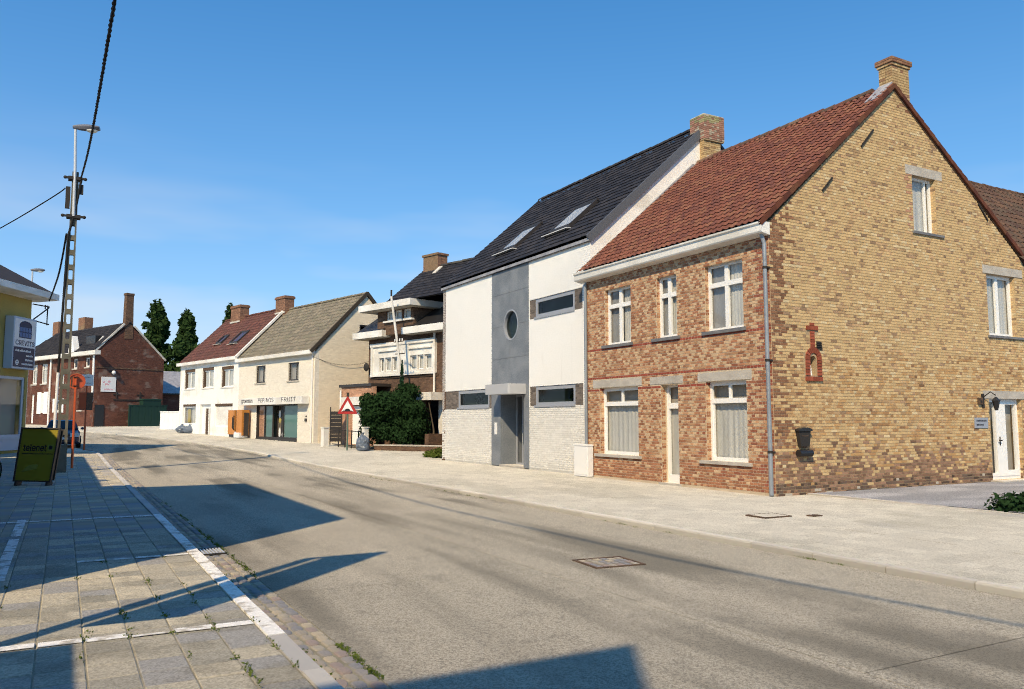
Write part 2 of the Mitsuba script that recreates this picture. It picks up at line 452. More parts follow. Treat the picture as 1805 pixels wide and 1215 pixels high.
lp = 'parking_pavement'
tag(lp, 'grey and tan square concrete paving slabs with white parking lines', kind='structure')
strip(lambda y: -40, lambda y: float(KL(y)) - .15, np.concatenate([[-60, -20], np.arange(-8, 46, 3.0)]), LW_Z - .007, 'bedding', 'sand_bed', lp)
strip(lambda y: -70, lambda y: float(KL(y)) - .02, np.arange(43, 131, 3.0), LW_Z - .04, 'far_paving', 'walk_paving', lp)
def slab_fn(p, n, uv):
    ix, iy = dr.floor((p.x - 1.416) / .302), dr.floor((p.y - 3.449) / .302)
    h, g = cell_rand(ix * 17 + iy * 57, iy * 131 - ix * 23, 3), cell_rand(ix * 71 - iy * 29, ix * 13 + iy * 37, 11)
    c = mix(C3(.25, .24, .205), C3(.40, .365, .285), h); c = mix(c, C3(.25, .248, .24), smoothstep(.72, .82, g))
    s = noise(p.x * 85, p.y * 85, 0)
    c = mix(c, C3(.17, .16, .13), .5 * smoothstep(.5, .72, fbm(p.x * 3.1, p.y * 3.1, 4, 4)))
    return c * (.72 + .55 * s)


P('paving_slab_concrete', proc(slab_fn), .9, specular=.15)
SC = [(.30, .275, .215), (.355, .32, .245), (.255, .24, .205), (.235, .24, .255), (.40, .36, .265), (.32, .295, .25), (.275, .265, .245)]


def slabmesh(c):
    g = .007
    m = trimesh.creation.box((.30 - g, .30 - g, .06)); q = np.array(m.vertices); top = q[:, 2] > 0
    v = [[sx * (.15 - g / 2 - e), sy * (.15 - g / 2 - e), z] for (e, z) in ((0, -.06), (0, -.006), (.006, 0)) for sx, sy in ((-1, -1), (1, -1), (1, 1), (-1, 1))]
    f = []
    for l in (0, 4):
        for i in range(4): a, b2 = l + i, l + (i + 1) % 4; f += [[a, b2, b2 + 4], [a, b2 + 4, a + 4]]
    f += [[8, 9, 10], [8, 10, 11]]
    return np.array(v), np.array(f), c


slv = []
for c in SC:
    v, f, c = slabmesh(c); slv.append(mikit.ply((v, f), 'paving_slab_concrete'))
ms, ws, rest = [], [], MB()
xs = 1.415 - .15 - .302 * np.arange(0, 26)
cand = []
for j in range(0, 150):
    y = 3.6 + .302 * j
    if y > 43: break
    for i, x in enumerate(xs):
        if x < -.075 * y - .9: continue
        cand.append((math.hypot(x, y) + (3 if x < -.05 * y - .35 else 0), x, y))
cand.sort()
for k, (dd, x, y) in enumerate(cand):
    w = rng.integers(len(SC)); tl = rng.normal(0, .0045, 2); z = zg(y) + LW_Z + rng.normal(0, .0015)
    m = mat4([1, 0, tl[0]], [0, 1, tl[1]], [-tl[0], -tl[1], 1], [x, y, z])
    if k < 300: ms.append(m); ws.append(w)
    else:
        v, f, c = slabmesh(SC[w]); rest.raw(v @ m[:3, :3].T + m[:3, 3], f, c)
copies('paving_slab', lp, slv, ms, ws)
rest.put('paving_slab', 'stone_piece', lp, color=True, kind='stuff')
strip(lambda y: -40, lambda y: -.075 * max(y, 3.6) - 1.05, np.concatenate([[-60, -20], np.arange(-8, 46, 3.0)]), LW_Z - .002, 'outer_paving', 'walk_paving', lp)
strip(lambda y: -4, lambda y: 1.41, np.array([-60, -20, 0, 3.44]), LW_Z - .004, 'outer_paving', 'walk_paving', lp)
# kerb of the left side, painted white along the bay
kvl = []
for c in ((.34, .335, .325), (.40, .39, .37), (.70, .70, .69), (.64, .64, .63)):
    v = [[x, y, z] for y in (0, .985) for x, z in ((0, -.2), (.145, -.2), (.145, -.012), (.13, .004), (.0, .004))]
    f = [[0, 1, 2], [0, 2, 3], [0, 3, 4], [5, 7, 6], [5, 8, 7], [5, 9, 8]]
    for i in range(5): a, b2 = i, (i + 1) % 5; f += [[a, b2, b2 + 5], [a, b2 + 5, a + 5]]
    kvl.append(mikit.ply((np.array(v), np.array(f)), tone(c) if c[0] < .5 else 'white_line'))
ms, ws = [], []
for i in range(46):
    y = 1.42 + i * .995 - 4; s = (float(KL(y + 1)) - float(KL(y)))
    m = np.eye(4); m[:3, 1] = [s, 1, zg(y + 1) - zg(y)]; m[:3, 3] = [float(KL(y)) - .147, y, zg(y) + LW_Z + .006 + rng.normal(0, .002)]
    ms.append(m); ws.append(int(rng.integers(2)) + (2 if 6.3 < y < 14.9 else 0))
copies('kerbstone', lp, kvl, ms, ws)
# cobbled gutter
gt = 'gutter'
tag(gt, 'gutter of worn granite setts between kerb and road', kind='structure')
strip(lambda y: float(KL(y)) - .01, kl, ys_f, ROAD_Z - .001, 'bedding', 'sand_bed', gt)
GC = [(.26, .235, .20), (.22, .21, .205), (.33, .29, .225), (.24, .20, .185), (.29, .265, .22), (.19, .19, .20)]


def sett(c):
    m = trimesh.creation.icosphere(1); q = np.array(m.vertices); q = np.sign(q) * np.abs(q) ** .55
    return q * [.046, .076, .03], np.array(m.faces), c


sv = []
for c in GC:
    v, f, c = sett(c); sv.append(mikit.ply((v, f), tone(c)))
ms, ws, rest, n = [], [], MB(), 0
for j in range(270):
    for i in range(3):
        y = 3.8 + j * .158 + (i % 2) * .079; x = float(KL(y)) + .055 + i * .102
        m = np.eye(4); m[:3, :3] = trimesh.transformations.rotation_matrix(rng.normal(0, .05), [0, 0, 1])[:3, :3]; m[:3, 3] = [x + rng.normal(0, .004), y, zg(y) + ROAD_Z - .016 + rng.normal(0, .003)]
        w = rng.integers(len(GC)); n += 1
        if n <= 300: ms.append(m); ws.append(w)
        else: v, f, c = sett(GC[w]); rest.raw(v @ m[:3, :3].T + m[:3, 3], f, c)
copies('cobble', gt, sv, ms, ws)
rest.put('cobble', 'stone_piece', gt, color=True, kind='stuff')
# painted lines of the bay
b = MB(); z = LW_Z + .006
for i in range(8):
    x0 = 1.415 - .302 * (i + 1)
    if i != 2: b.box(WORLD, x0 + .012, x0 + .292, 6.79 + .012 * i, 6.915 + .012 * i, z, z + .0025)
    else: b.box(WORLD, x0 + .02, x0 + .285, 6.82, 6.86, z, z + .0025)
    b.box(WORLD, x0 + .012, x0 + .292, 10.6, 10.70, z, z + .0025) if i < 4 else None
    b.box(WORLD, x0 + .008, x0 + .296, 15.10, 15.24, z, z + .0025)
for j in range(19):
    if j != 11: b.box(WORLD, -.56, -.44, 9.75 + .302 * j, 10.03 + .302 * j, z, z + .0025)
tag(b.put('parking_markings', 'white_line'), 'worn white parking bay lines painted on the slabs', kind='structure')

# ------------------------------------------------------------------ building helpers
def holed(outer, holes):
    p = Polygon(outer) if not hasattr(outer, 'area') else outer
    for h in holes: p = p.difference(h if hasattr(h, 'area') else sbox(*h))
    return p


def pane(F, s0, s1, z0, z1, d):
    return F.p(np.array([[s0, d, z0], [s1, d, z0], [s1, d, z1], [s0, d, z1]])), [[0, 1, 2], [0, 2, 3]]


def pleats(F, s0, s1, z0, z1, d, amp=.011, pitch=.17):
    n = max(6, int((s1 - s0) / .025)); s = np.linspace(s0, s1, n + 1)
    w = amp * np.sin(2 * math.pi * s / pitch + 1.3 * np.sin(s * 5.1)) + amp * .5 * np.sin(s * 17.3)
    v = np.concatenate([F.p(np.stack([s, d + w, s * 0 + z0], 1)), F.p(np.stack([s, d + w * .6, s * 0 + z1], 1))])
    f = []
    for i in range(n): f += [[i, i + 1, i + n + 2], [i, i + n + 2, i + n + 1]]
    return v, f


def window(par, F, s0, s1, z0, z1, rec=.12, fw=.06, mull=(), trans=(), frame='white_frame', back='curtain', name='window', wm=.05, glass='window_glass', label=None, sash=0.0, behind=.10, cover=1.0):
    k = K(name, par)
    b = MB(); d0, d1 = -rec - .06, -rec
    b.box(F, s0, s1, d0, d1, z0, z0 + fw).box(F, s0, s1, d0, d1, z1 - fw, z1).box(F, s0, s0 + fw, d0, d1, z0 + fw, z1 - fw).box(F, s1 - fw, s1, d0, d1, z0 + fw, z1 - fw)
    mm = sorted(mull); tt = sorted(trans)
    for m in mm: b.box(F, m - wm / 2, m + wm / 2, d0 + .003, d1 + .003, z0 + fw, z1 - fw)
    for t in tt: b.box(F, s0 + fw, s1 - fw, d0 + .006, d1 + .008, t - wm / 2, t + wm / 2)
    if sash:
        es = [s0 + fw] + mm + [s1 - fw]
        for a, c in zip(es[:-1], es[1:]):
            for q in ((a, a + sash, z0 + fw, z1 - fw), (c - sash, c, z0 + fw, z1 - fw), (a, c, z0 + fw, z0 + fw + sash), (a, c, z1 - fw - sash, z1 - fw)):
                b.box(F, q[0], q[1], d0 + .009, d1 - .012, q[2], q[3])
    scene[k] = mikit.ply(b.out(), frame)
    if label: tag(k, label)
    es = [s0 + fw * .5] + mm + [s1 - fw * .5]; ez = [z0 + fw * .5] + tt + [z1 - fw * .5]
    for a, c in zip(es[:-1], es[1:]):
        for e, g in zip(ez[:-1], ez[1:]):
            v, f = pane(F, a, c, e, g, -rec - .035); MB().raw(v, f).put('pane', glass, k)
    if back == 'curtain':
        v, f = pleats(F, s0 - .04, s0 + (s1 - s0) * cover + .04, z0 - .02, z1 + .02, -rec - behind); MB().raw(v, f).put('curtain', 'net_curtain', k)
    if back == 'half':
        mids = (s0 + s1) / 2; v, f = pleats(F, s0 - .04, mids, z0 - .02, z1 + .02, -rec - behind, .012, .1); MB().raw(v, f).put('curtain', 'net_curtain', k)
        v, f = pleats(F, mids, s1 + .04, z0 - .02, z1 + .02, -rec - behind, .003, .3); MB().raw(v, f).put('insect_mesh', 'grey_mesh', k)
    return k


def room(par, F, s0, s1, z0, z1, d0, d1, m='room_plaster'):
    """the plastered inside of a storey: five faces of a box behind the wall, open to the windows"""
    q = F.p(np.array([[s, d, z] for s in (s0, s1) for d in (d0, d1) for z in (z0, z1)]))
    MB().raw(q, [f for i, f in enumerate(BF.tolist()) if i not in (6, 7)]).put('interior', m, par)


def rows_at(poly, z):
    """the s-intervals of the polygon at height z"""
    from shapely.geometry import LineString
    x0, _, x1, _ = poly.bounds; g = poly.intersection(LineString([(x0 - 1, z), (x1 + 1, z)]))
    return [(h.bounds[0], h.bounds[2]) for h in getattr(g, 'geoms', [g]) if not h.is_empty and h.length > .02]


def lay(poly, seed, course=.0655, L=.206, joint=.011, z0=0.0, bond='english'):
    r = np.random.default_rng(seed); out = []
    _, a, _, b = poly.bounds
    for i in range(int((a - z0) / course), int((b - z0) / course) + 1):
        z = z0 + i * course; header = bond == 'english' and i % 2 == 0
        w = L / 2 if header else L; off = (0 if header else (L / 4 + (L / 2 if (i // 2) % 2 else 0)))
        for s0, s1 in rows_at(poly, z + course / 2):
            k = math.floor((s0 - off) / w); x = k * w + off
            while x < s1:
                l, h = max(x, s0) + joint / 2, min(x + w, s1) - joint / 2
                if h - l > .025: out.append((l, h, z + joint / 2, z + course - joint / 2, header))
                x += w
    return out


UNIT = mikit.ply((BV, BF))


def brickwork(par, F, pieces, colour, seed, near, nmax, name='brick', prot=.008, mat='brick_fired'):
    """every brick real; the nmax nearest to `near` (s, z) as entries of their own, the rest one part"""
    r = np.random.default_rng(seed); rest = MB()
    cols = [colour((p[0] + p[1]) / 2, (p[2] + p[3]) / 2, r, p[4]) for p in pieces]
    order = np.argsort([math.hypot((p[0] + p[1]) / 2 - near[0], ((p[2] + p[3]) / 2 - near[1])) for p in pieces])
    var, sel = {}, set(order[:nmax].tolist())
    for i, ci in zip(order[:nmax], palette([cols[j] for j in order[:nmax]])):
        l, h, a, b, _ = pieces[i]; c = tone(ci)
        if c not in var: var[c] = {**UNIT, 'bsdf': {'type': 'ref', 'id': c}}
        m = np.eye(4); m[:3, 0], m[:3, 1], m[:3, 2], m[:3, 3] = F.a * (h - l), F.n * (prot + .02 + r.normal(0, .0012)), [0, 0, b - a], F.at(l, -.02, a)
        scene[K(name, par)] = {**var[c], 'to_world': T(m)}
    for i, (l, h, a, b, _) in enumerate(pieces):
        if i not in sel: rest.box(F, l, h, -.02, prot + r.normal(0, .0012), a, b, cols[i])
    if rest.v: rest.put(name, mat, par, color=True, kind='stuff')


def pantile(w, l, amp=.03, th=.014, n=6, flat=False):
    x = np.linspace(0, 1, n + 1)
    if flat: z = np.where(np.abs(x - .5) < .2, .0, .0) + amp * np.exp(-((x - .93) / .10) ** 2)
    else: z = amp * (.5 - .5 * np.cos(2 * math.pi * (x * 1.0 + .12))) * np.where(x > .3, 1.0, .55)
    v, f = [], []
    for t, dz in ((0.0, .028), (l, .002)):
        for a, h in zip(x, z): v.append([a * w * 1.06, t, h + dz])
    for a, h in zip(x, z): v.append([a * w * 1.06, .002, h + .028 - th])
    m = n + 1
    for i in range(n):
        f += [[i, i + 1, m + i + 1], [i, m + i + 1, m + i], [2 * m + i, 2 * m + i + 1, i + 1], [2 * m + i, i + 1, i]]
    v += [v[n], v[m + n], v[2 * m + n]]; k = 3 * m; f += [[k, k + 1, k + 2]]
    return np.array(v), np.array(f)


def tiles(par, p0, e, up, nc, nr, w, ex, colours, seed, inside=None, nmax=0, near=(0, 0), flat=False, amp=.03, mat='tile_fired', lift=.0):
    """nc x nr roof tiles from the eave corner p0 along e and up the slope"""
    r = np.random.default_rng(seed); e, up = np.asarray(e, float), np.asarray(up, float); nn = np.cross(e, up); nn = nn if nn[2] > 0 else -nn
    tv, tf = pantile(w, ex + .03, amp=amp, flat=flat); var = []
    if nmax: var = [mikit.ply((tv, tf), tone(c, .72, specular=.3)) for c in colours]
    todo = [(i, j) for j in range(nr) for i in range(nc) if inside is None or inside((i + .5) * w, (j + .5) * ex)]
    todo.sort(key=lambda q: math.hypot(q[0] * w - near[0], q[1] * ex - near[1]))
    rest = MB()
    for n, (i, j) in enumerate(todo):
        o = np.asarray(p0) + e * (i * w + r.normal(0, .003)) + up * (j * ex + r.normal(0, .004)) + nn * (lift + abs(r.normal(0, .003)))
        m = mat4(e, up, nn, o); c = r.integers(len(colours))
        if n < nmax: scene[K('tile', par)] = {**var[c], 'to_world': T(m)}
        else: rest.raw(tv @ m[:3, :3].T + m[:3, 3], tf, np.array(colours[c]) * (1 + r.normal(0, .05)))
    if rest.v: rest.put('tile', mat, par, color=True, kind='stuff')


def ridge(par, p0, p1, n, rad, colours, seed, mat='tile_fired', name='ridge_tile'):
    r = np.random.default_rng(seed); p0, p1 = np.asarray(p0, float), np.asarray(p1, float); t = (p1 - p0) / n
    a = np.cross(t, [0, 0, 1.0]); a /= np.linalg.norm(a); upv = np.cross(a, t); upv /= np.linalg.norm(upv); an = np.linspace(-.1, math.pi + .1, 8)
    for i in range(n):
        o = p0 + t * i + upv * r.normal(0, .006); v = []
        for q, rr in ((-.04, rad * 1.08), (.98, rad * .93)):
            for A in an: v.append(o + t * q + a * rr * math.cos(A) + upv * (rr * math.sin(A) - rad * .25))
        v.append(o - t * .04 - upv * rad * .2)
        f = []
        for k in range(7): f += [[k, k + 1, k + 9], [k, k + 9, k + 8], [16, k + 1, k]]
        b = MB().raw(v, f, np.array(colours[r.integers(len(colours))])); b.put(name, mat, par, color=True)


def text(par, s, h, F, s0, z0, d, m, bold=False, name='lettering', width=None, flip=1):
    t = meshkit.text_mesh(s, h, .004, bold); q = np.array(t.vertices)
    if width: q[:, 0] *= width / (q[:, 0].max() - q[:, 0].min())
    return MB().raw(F.p(np.stack([s0 + flip * q[:, 0], d + q[:, 2], z0 + q[:, 1]], 1)), t.faces).put(name, m, par)


# ------------------------------------------------------------------ 1. the yellow and red brick corner house
bh = thing('brick_house', 'two storey corner house of yellow and red brick with a red tiled roof', 'house')
X0, Y0, YL, XR, EZ, RX, RZ = 12.9, 12.15, 19.0, 22.3, 5.82, 17.2, 9.62
FF = Fr((X0, Y0), (0, 1), (-1, 0)); FS = Fr((X0, Y0), (1, 0), (0, -1))
WF = YL - Y0
front_holes = [(.75, .73, 2.02, 2.52), (4.53, .73, 6.23, 2.52), (2.98, .1, 3.62, 2.50), (.78, 3.66, 1.97, 5.2), (2.97, 3.66, 3.73, 5.2), (4.79, 3.66, 5.94, 5.2)]
side_holes = [(4.88, 6.18, 5.78, 7.57), (7.72, 3.8, 8.97, 5.4), (7.55, .14, 8.98, 2.18)]
ni = Polygon([(1.12, 2.6), (1.33, 2.6), (1.33, 2.92)] + [(1.225 + .105 * math.cos(a), 2.92 + .105 * math.sin(a)) for a in np.linspace(0, math.pi, 9)[1:-1]] + [(1.12, 2.92)])
gable = Polygon([(0, 0), (XR - X0, 0), (XR - X0, EZ), (RX - X0, RZ - .02), (0, EZ)])
fw_ = MB().slab(FF, holed(sbox(0, 0, WF, 5.8), front_holes), -.3, 0).put('wall', 'mortar_front', bh, label='street front of red and cream brick')
sw_ = MB().slab(FS, holed(gable, side_holes + [ni]), -.3, 0).put('wall', 'mortar_tan', bh, label='yellow brick gable wall, darker and sooty at its foot')
MB().box(FS, .305, XR - X0, -6.84, -6.56, 0, EZ - .05).box(FS, XR - X0 - .3, XR - X0, -6.56, -.3, 0, EZ - .05).put('wall', 'mortar_tan', bh)
inner = {}
room(bh, FF, .32, 6.6, .12, 2.72, -.305, -5, 'room_plaster'); room(bh, FF, .32, 6.6, 2.95, 5.5, -.305, -5)
room(bh, FS, 7.0, 9.1, .1, 2.5, -.31, -4, 'room_plaster'); room(bh, FS, 7.0, 9.1, 3.2, 5.6, -.31, -4); room(bh, FS, 4.2, 6.3, 5.9, 7.9, -.31, -4)


def front_col(s, z, r, hd):
    row = math.floor(z / .0655); odd = (math.floor(s / (.103 if hd else .206) + .01) + row // 2) % 2; u = .55 * r.random() if odd == 0 else .3 + .7 * r.random()
    if u < .37 + (.3 if z < .7 else 0): c = np.array([.325, .148, .084]) * r.uniform(.75, 1.22)
    elif u < .56 + (.3 if z < .7 else 0): c = np.array([.43, .245, .14]) * r.uniform(.8, 1.2)
    else: c = np.array([.53, .375, .235]) * r.uniform(.88, 1.10)
    if s < .42 and r.random() < .45: c = np.array([.28, .10, .068]) * r.uniform(.8, 1.2)
    if 2.72 < z < 2.83 or 3.52 < z < 3.60 or 2.44 < z < 2.50: c = np.array([.27, .07, .048]) * r.uniform(.85, 1.2)
    return c


def side_col(s, z, r, hd):
    u = r.random(); g = meshkit.fbm(np.array([s * .55, z * .8, 5.0]), 4); g2 = meshkit.fbm(np.array([s * 1.6, z * 2.2, 9.0]), 3)
    c = np.array([.555, .40, .21]) * r.uniform(.88, 1.08)
    if u < .15 + (g2 - .5) * .4: c = np.array([.45, .30, .165]) * r.uniform(.75, 1.2)
    elif u < .21 + (g2 - .5) * .4: c = np.array([.355, .235, .145]) * r.uniform(.7, 1.2)
    elif u > .93: c = np.array([.60, .48, .29]) * r.uniform(.9, 1.08)
    if z < 4.4 - 2.2 * g + 0 and r.random() < .3: c = c * np.array([.82, .70, .62])
    if (s < .45 or (.4 < s < .75 and r.random() < .3)) and r.random() < .6: c = np.array([.235, .12, .07]) * r.uniform(.7, 1.2)
    if r.random() < .85 * min(1, max(0, (1.15 + 1.3 * (g - .5) - z) / .9)): c = np.array([.255, .155, .105]) * r.uniform(.65, 1.35)
    if z < .34 and r.random() < .45: c = np.array([.115, .080, .062]) * r.uniform(.6, 1.4)
    if z < .3 and r.random() < .05: c = np.array([.45, .41, .35])
    if 4.6 < s < 4.85 and 6.2 < z < 7.6 and r.random() < .5: c = np.array([.45, .25, .16])
    return c


lint_f = [(.58, 2.52, 2.27, 2.72), (4.37, 2.52, 6.54, 2.73), (2.79, 2.52, 4.03, 2.71)]
lint_s = [(4.63, 7.57, 6.05, 7.80), (7.56, 5.40, 9.33, 5.61), (7.3, 2.18, 9.12, 2.38)]
niche_zone = sbox(.95, 2.47, 1.47, 3.06).union(sbox(1.14, 3.06, 1.28, 3.76)).union(sbox(1.03, 3.49, 1.39, 3.62))
pf = lay(holed(sbox(.0, .1, WF, 5.56), front_holes + lint_f), 11, joint=.014)
brickwork(fw_, FF, pf, front_col, 12, (1.2, 1.6), 300)
ps = lay(holed(gable.buffer(-.0), side_holes + lint_s + [niche_zone]).intersection(sbox(0, .08, 20, 20)), 13, joint=.013)
brickwork(sw_, FS, ps, side_col, 14, (1.0, 2.2), 300)
def reveal(par, F, holes, colour, seed, depth=.13):
    r = np.random.default_rng(seed); b = MB()
    for s0, z0, s1, z1 in holes:
        n = int((z1 - z0) / .0655)
        for i in range(n):
            for s in (s0, s1):
                z = z0 + i * .0655 + .005
                for d0, d1 in (((-depth, -.008),) if i % 2 else ((-depth, -depth * .48), (-depth * .40, -.008))): b.box(F, s - .004, s + .004, d0, d1, z, z + .055, colour(s, z + .02, r, True))
    b.put('reveal', 'brick_fired', par, color=True, kind='stuff')


reveal(bh, FF, front_holes, front_col, 16); reveal(bh, FS, side_holes, side_col, 17)
for s0, a, s1, b in lint_f: MB().box(FF, s0, s1, -.2, .014, a + .002, b).put('lintel', 'lintel_stone', bh)
for s0, a, s1, b in lint_s: MB().box(FS, s0, s1, -.2, .016, a + .002, b).put('lintel', 'lintel_stone', bh)
for s0, s1, z in ((.62, 2.22, .73), (4.4, 6.45, .73), (.70, 2.06, 3.66), (2.85, 3.9, 3.66), (4.70, 6.06, 3.66)):
    MB().box(FF, s0, s1, -.14, .06, z - .075, z).put('sill', 'lintel_stone' if z < 1 else 'sill_stone', bh)
for s0, s1, z in ((4.8, 6.0, 6.18), (7.65, 9.25, 3.8)): MB().box(FS, s0, s1, -.14, .05, z - .06, z).put('sill', 'sill_stone', bh)
for (s0, s1), mu in (((.75, 2.02), 1.385), ((4.53, 6.23), 5.38)):
    k = K('window', bh); F = FF; b = MB(); r0, r1 = -.19, -.13
    b.box(F, s0, s1, r0, r1, .73, .81).box(F, s0, s1, r0, r1, 2.42, 2.52).box(F, s0, s0 + .07, r0, r1, .81, 2.42).box(F, s1 - .07, s1, r0, r1, .81, 2.42).box(F, s0 + .07, s1 - .07, r0 + .003, r1 + .01, 2.02, 2.13)
    b.box(F, mu - .03, mu + .03, r0 + .004, r1 + .004, 2.13, 2.42).box(F, s0 + .07, s0 + .11, r0 + .006, r1 - .012, .81, 2.02).box(F, s1 - .11, s1 - .07, r0 + .006, r1 - .012, .81, 2.02)
    scene[k] = mikit.ply(b.out(), 'white_frame')
    for q in ((s0 + .05, s1 - .05, .79, 2.04), (s0 + .05, mu, 2.1, 2.45), (mu, s1 - .05, 2.1, 2.45)):
        v, f = pane(F, *q, -.165); MB().raw(v, f).put('pane', 'window_glass', k)
    v, f = pleats(F, s0 - .03, s1 + .03, .70, 2.08, -.26); MB().raw(v, f).put('curtain', 'net_curtain', k)
for s0, s1 in ((.78, 1.97), (2.97, 3.73), (4.79, 5.94)):
    window(bh, FF, s0, s1, 3.66, 5.2, rec=.10, fw=.07, mull=((s0 + s1) / 2,), trans=(4.72,), wm=.11, behind=.12, back='half')
window(bh, FS, 4.88, 5.78, 6.18, 7.57, rec=.13, fw=.06, mull=(5.55,), wm=.05)
window(bh, FS, 7.72, 8.97, 3.8, 5.4, rec=.12, fw=.08, mull=(8.34,), wm=.12)
# front door
dk = K('door', bh); b = MB(); s0, s1 = 2.98, 3.62; r0, r1 = -.24, -.18
b.box(FF, s0, s1, r0, r1, .12, .32).box(FF, s0, s0 + .09, r0, r1, .32, 2.5).box(FF, s1 - .09, s1, r0, r1, .32, 2.5).box(FF, s0 + .09, s1 - .09, r0, r1, 2.44, 2.5).box(FF, s0 + .09, s1 - .09, r0 + .003, r1 + .012, 1.92, 2.06)
scene[dk] = mikit.ply(b.out(), 'white_frame'); tag(dk, 'white glazed front door with a fanlight')
for q in ((s0 + .08, s1 - .08, .3, 1.94), (s0 + .08, s1 - .08, 2.04, 2.46)): v, f = pane(FF, *q, -.215); MB().raw(v, f).put('pane', 'window_glass', dk)
v, f = pane(FF, s0, s1, .1, 2.0, -.30); MB().raw(v, f).put('blind', 'net_curtain', dk)
MB().tube([FF.at(s0 + .05, -.18, 1.1), FF.at(s0 + .05, -.12, 1.1), FF.at(s0 + .14, -.12, 1.1)], .012).put('handle', 'iron', dk)
MB().box(FF, 2.9, 3.72, -.2, .03, .05, .125).put('step', 'lintel_stone', bh)
# side door, one leaf and a side light
dk = K('door', bh); b = MB(); F = FS
b.box(F, 7.55, 8.98, -.2, -.12, .14, .22).box(F, 7.55, 7.60, -.2, -.12, .22, 2.18).box(F, 8.90, 8.98, -.2, -.12, .22, 2.18).box(F, 7.60, 8.9, -.2, -.12, 2.10, 2.18)
b.box(F, 7.98, 8.40, -.195, -.10, .22, 2.10).box(F, 8.40, 8.9, -.195, -.10, .22, .36).box(F, 8.86, 8.9, -.195, -.10, .36, 2.1).box(F, 8.4, 8.86, -.195, -.10, 2.04, 2.1).box(F, 7.6, 7.98, -.195, -.105, .22, .30)
scene[dk] = mikit.ply(b.out(), 'white_frame'); tag(dk, 'white side door with a tall glass panel and side light')
for q in ((7.58, 8.0, .28, 2.12), (8.38, 8.88, .34, 2.06)): v, f = pane(F, *q, -.15); MB().raw(v, f).put('pane', 'window_glass', dk)
MB().tube([F.at(8.1, -.10, 1.12), F.at(8.1, -.04, 1.12), F.at(7.98, -.04, 1.13)], .014).box(F, 8.085, 8.115, -.105, -.085, 1.0, 1.22).put('handle', 'iron', dk)
MB().box(F, 7.45, 9.1, -.02, .32, .0, .135).put('step', 'lintel_stone', bh)
# cornice and gutter, downpipes
b = MB(); p = Polygon([(.02, 5.53), (.25, 5.57), (.27, 5.60), (.27, 5.74), (.31, 5.76), (.31, 5.80), (.02, 5.80)])
m = trimesh.creation.extrude_polygon(p, WF + .27, engine='earcut'); q = np.array(m.vertices)
b.raw(FF.p(np.stack([q[:, 2] - .06, q[:, 0], q[:, 1]], 1)), m.faces).put('gutter', 'white_fascia', bh)
b = MB()
for s, zt in ((.05, 5.5),):
    b.tube([FF.at(s, .08, .1), FF.at(s, .08, 1.7)], .046, 12).tube([FF.at(s, .08, 1.69), FF.at(s, .08, 5.35), FF.at(s + .02, .14, 5.56)], .042, 12)
pk = b.put('downpipe', 'zinc', bh)
for z in (.96, 2.86, 4.82): MB().tube([FF.at(.05, .08, z), FF.at(.05, .08, z + .05)], .055, 12).box(FF, -.02, .12, .0, .07, z + .01, z + .04).put('bracket', 'iron', pk)
pk = MB().tube([FF.at(6.80, .07, .9), FF.at(6.80, .07, 5.5)], .045, 12).put('downpipe', 'zinc', bh)
# roof
rf = K('roof', bh); e0 = np.array([X0 - .29, Y0 - .06, EZ - .05]); rt = np.array([RX, Y0 - .06, RZ + .06]); up = rt - e0; SL = np.linalg.norm(up); up /= SL
wy = WF + .06
b = MB()
for a, c in (((X0 - .25, EZ - .06), (RX, RZ + .0)), ((XR + .25, EZ - .06), (RX, RZ + .0))):
    v = [[a[0], Y0 - .02, a[1]], [a[0], YL, a[1]], [c[0], YL, c[1]], [c[0], Y0 - .02, c[1]]]
    v += [[x, y, z - .06] for x, y, z in v]; b.raw(v, [[0, 1, 2], [0, 2, 3], [4, 6, 5], [4, 7, 6], [0, 4, 5], [0, 5, 1], [0, 3, 7], [0, 7, 4], [1, 5, 6], [1, 6, 2]])
scene[rf] = mikit.ply(b.out(), 'rust_iron')
RT = [(.172, .064, .042), (.152, .057, .039), (.19, .072, .046), (.132, .052, .039), (.195, .086, .052)]
nr = 26; tiles(rf, e0 + [0, 0, .0], (0, 1, 0), up, 36, nr, wy / 36, SL / nr, RT, 21, nmax=300, near=(0, 3.0), amp=.032, lift=.03)
e1 = np.array([XR + .27, YL, EZ - .05]); up2 = np.array([RX, YL, RZ + .06]) - e1; S2 = np.linalg.norm(up2)
tiles(rf, e1, (0, -1, 0), up2 / S2, 36, nr, wy / 36, S2 / nr, RT, 22, amp=.045, lift=.03)
ridge(rf, [RX, Y0 + .55, RZ + .10], [RX, YL, RZ + .10], 17, .11, [(.16, .075, .055), (.12, .08, .06), (.2, .13, .09)], 23)
for sgn, ex in ((1, X0 - .29), (-1, XR + .29)):
    a, c = np.array([ex, Y0 - .05, EZ - .04]), np.array([RX - .02 * sgn, Y0 - .05, RZ + .07])
    n = 20
    for i in range(n):
        p0, p1 = a + (c - a) * i / n, a + (c - a) * (i + 1.06) / n
        MB().beam(p0 - [0, 0, .035], p1 - [0, 0, .02], .05, .10, np.array(RT[i % 5]) * .7).put('verge_tile', 'tile_fired', rf, color=True)


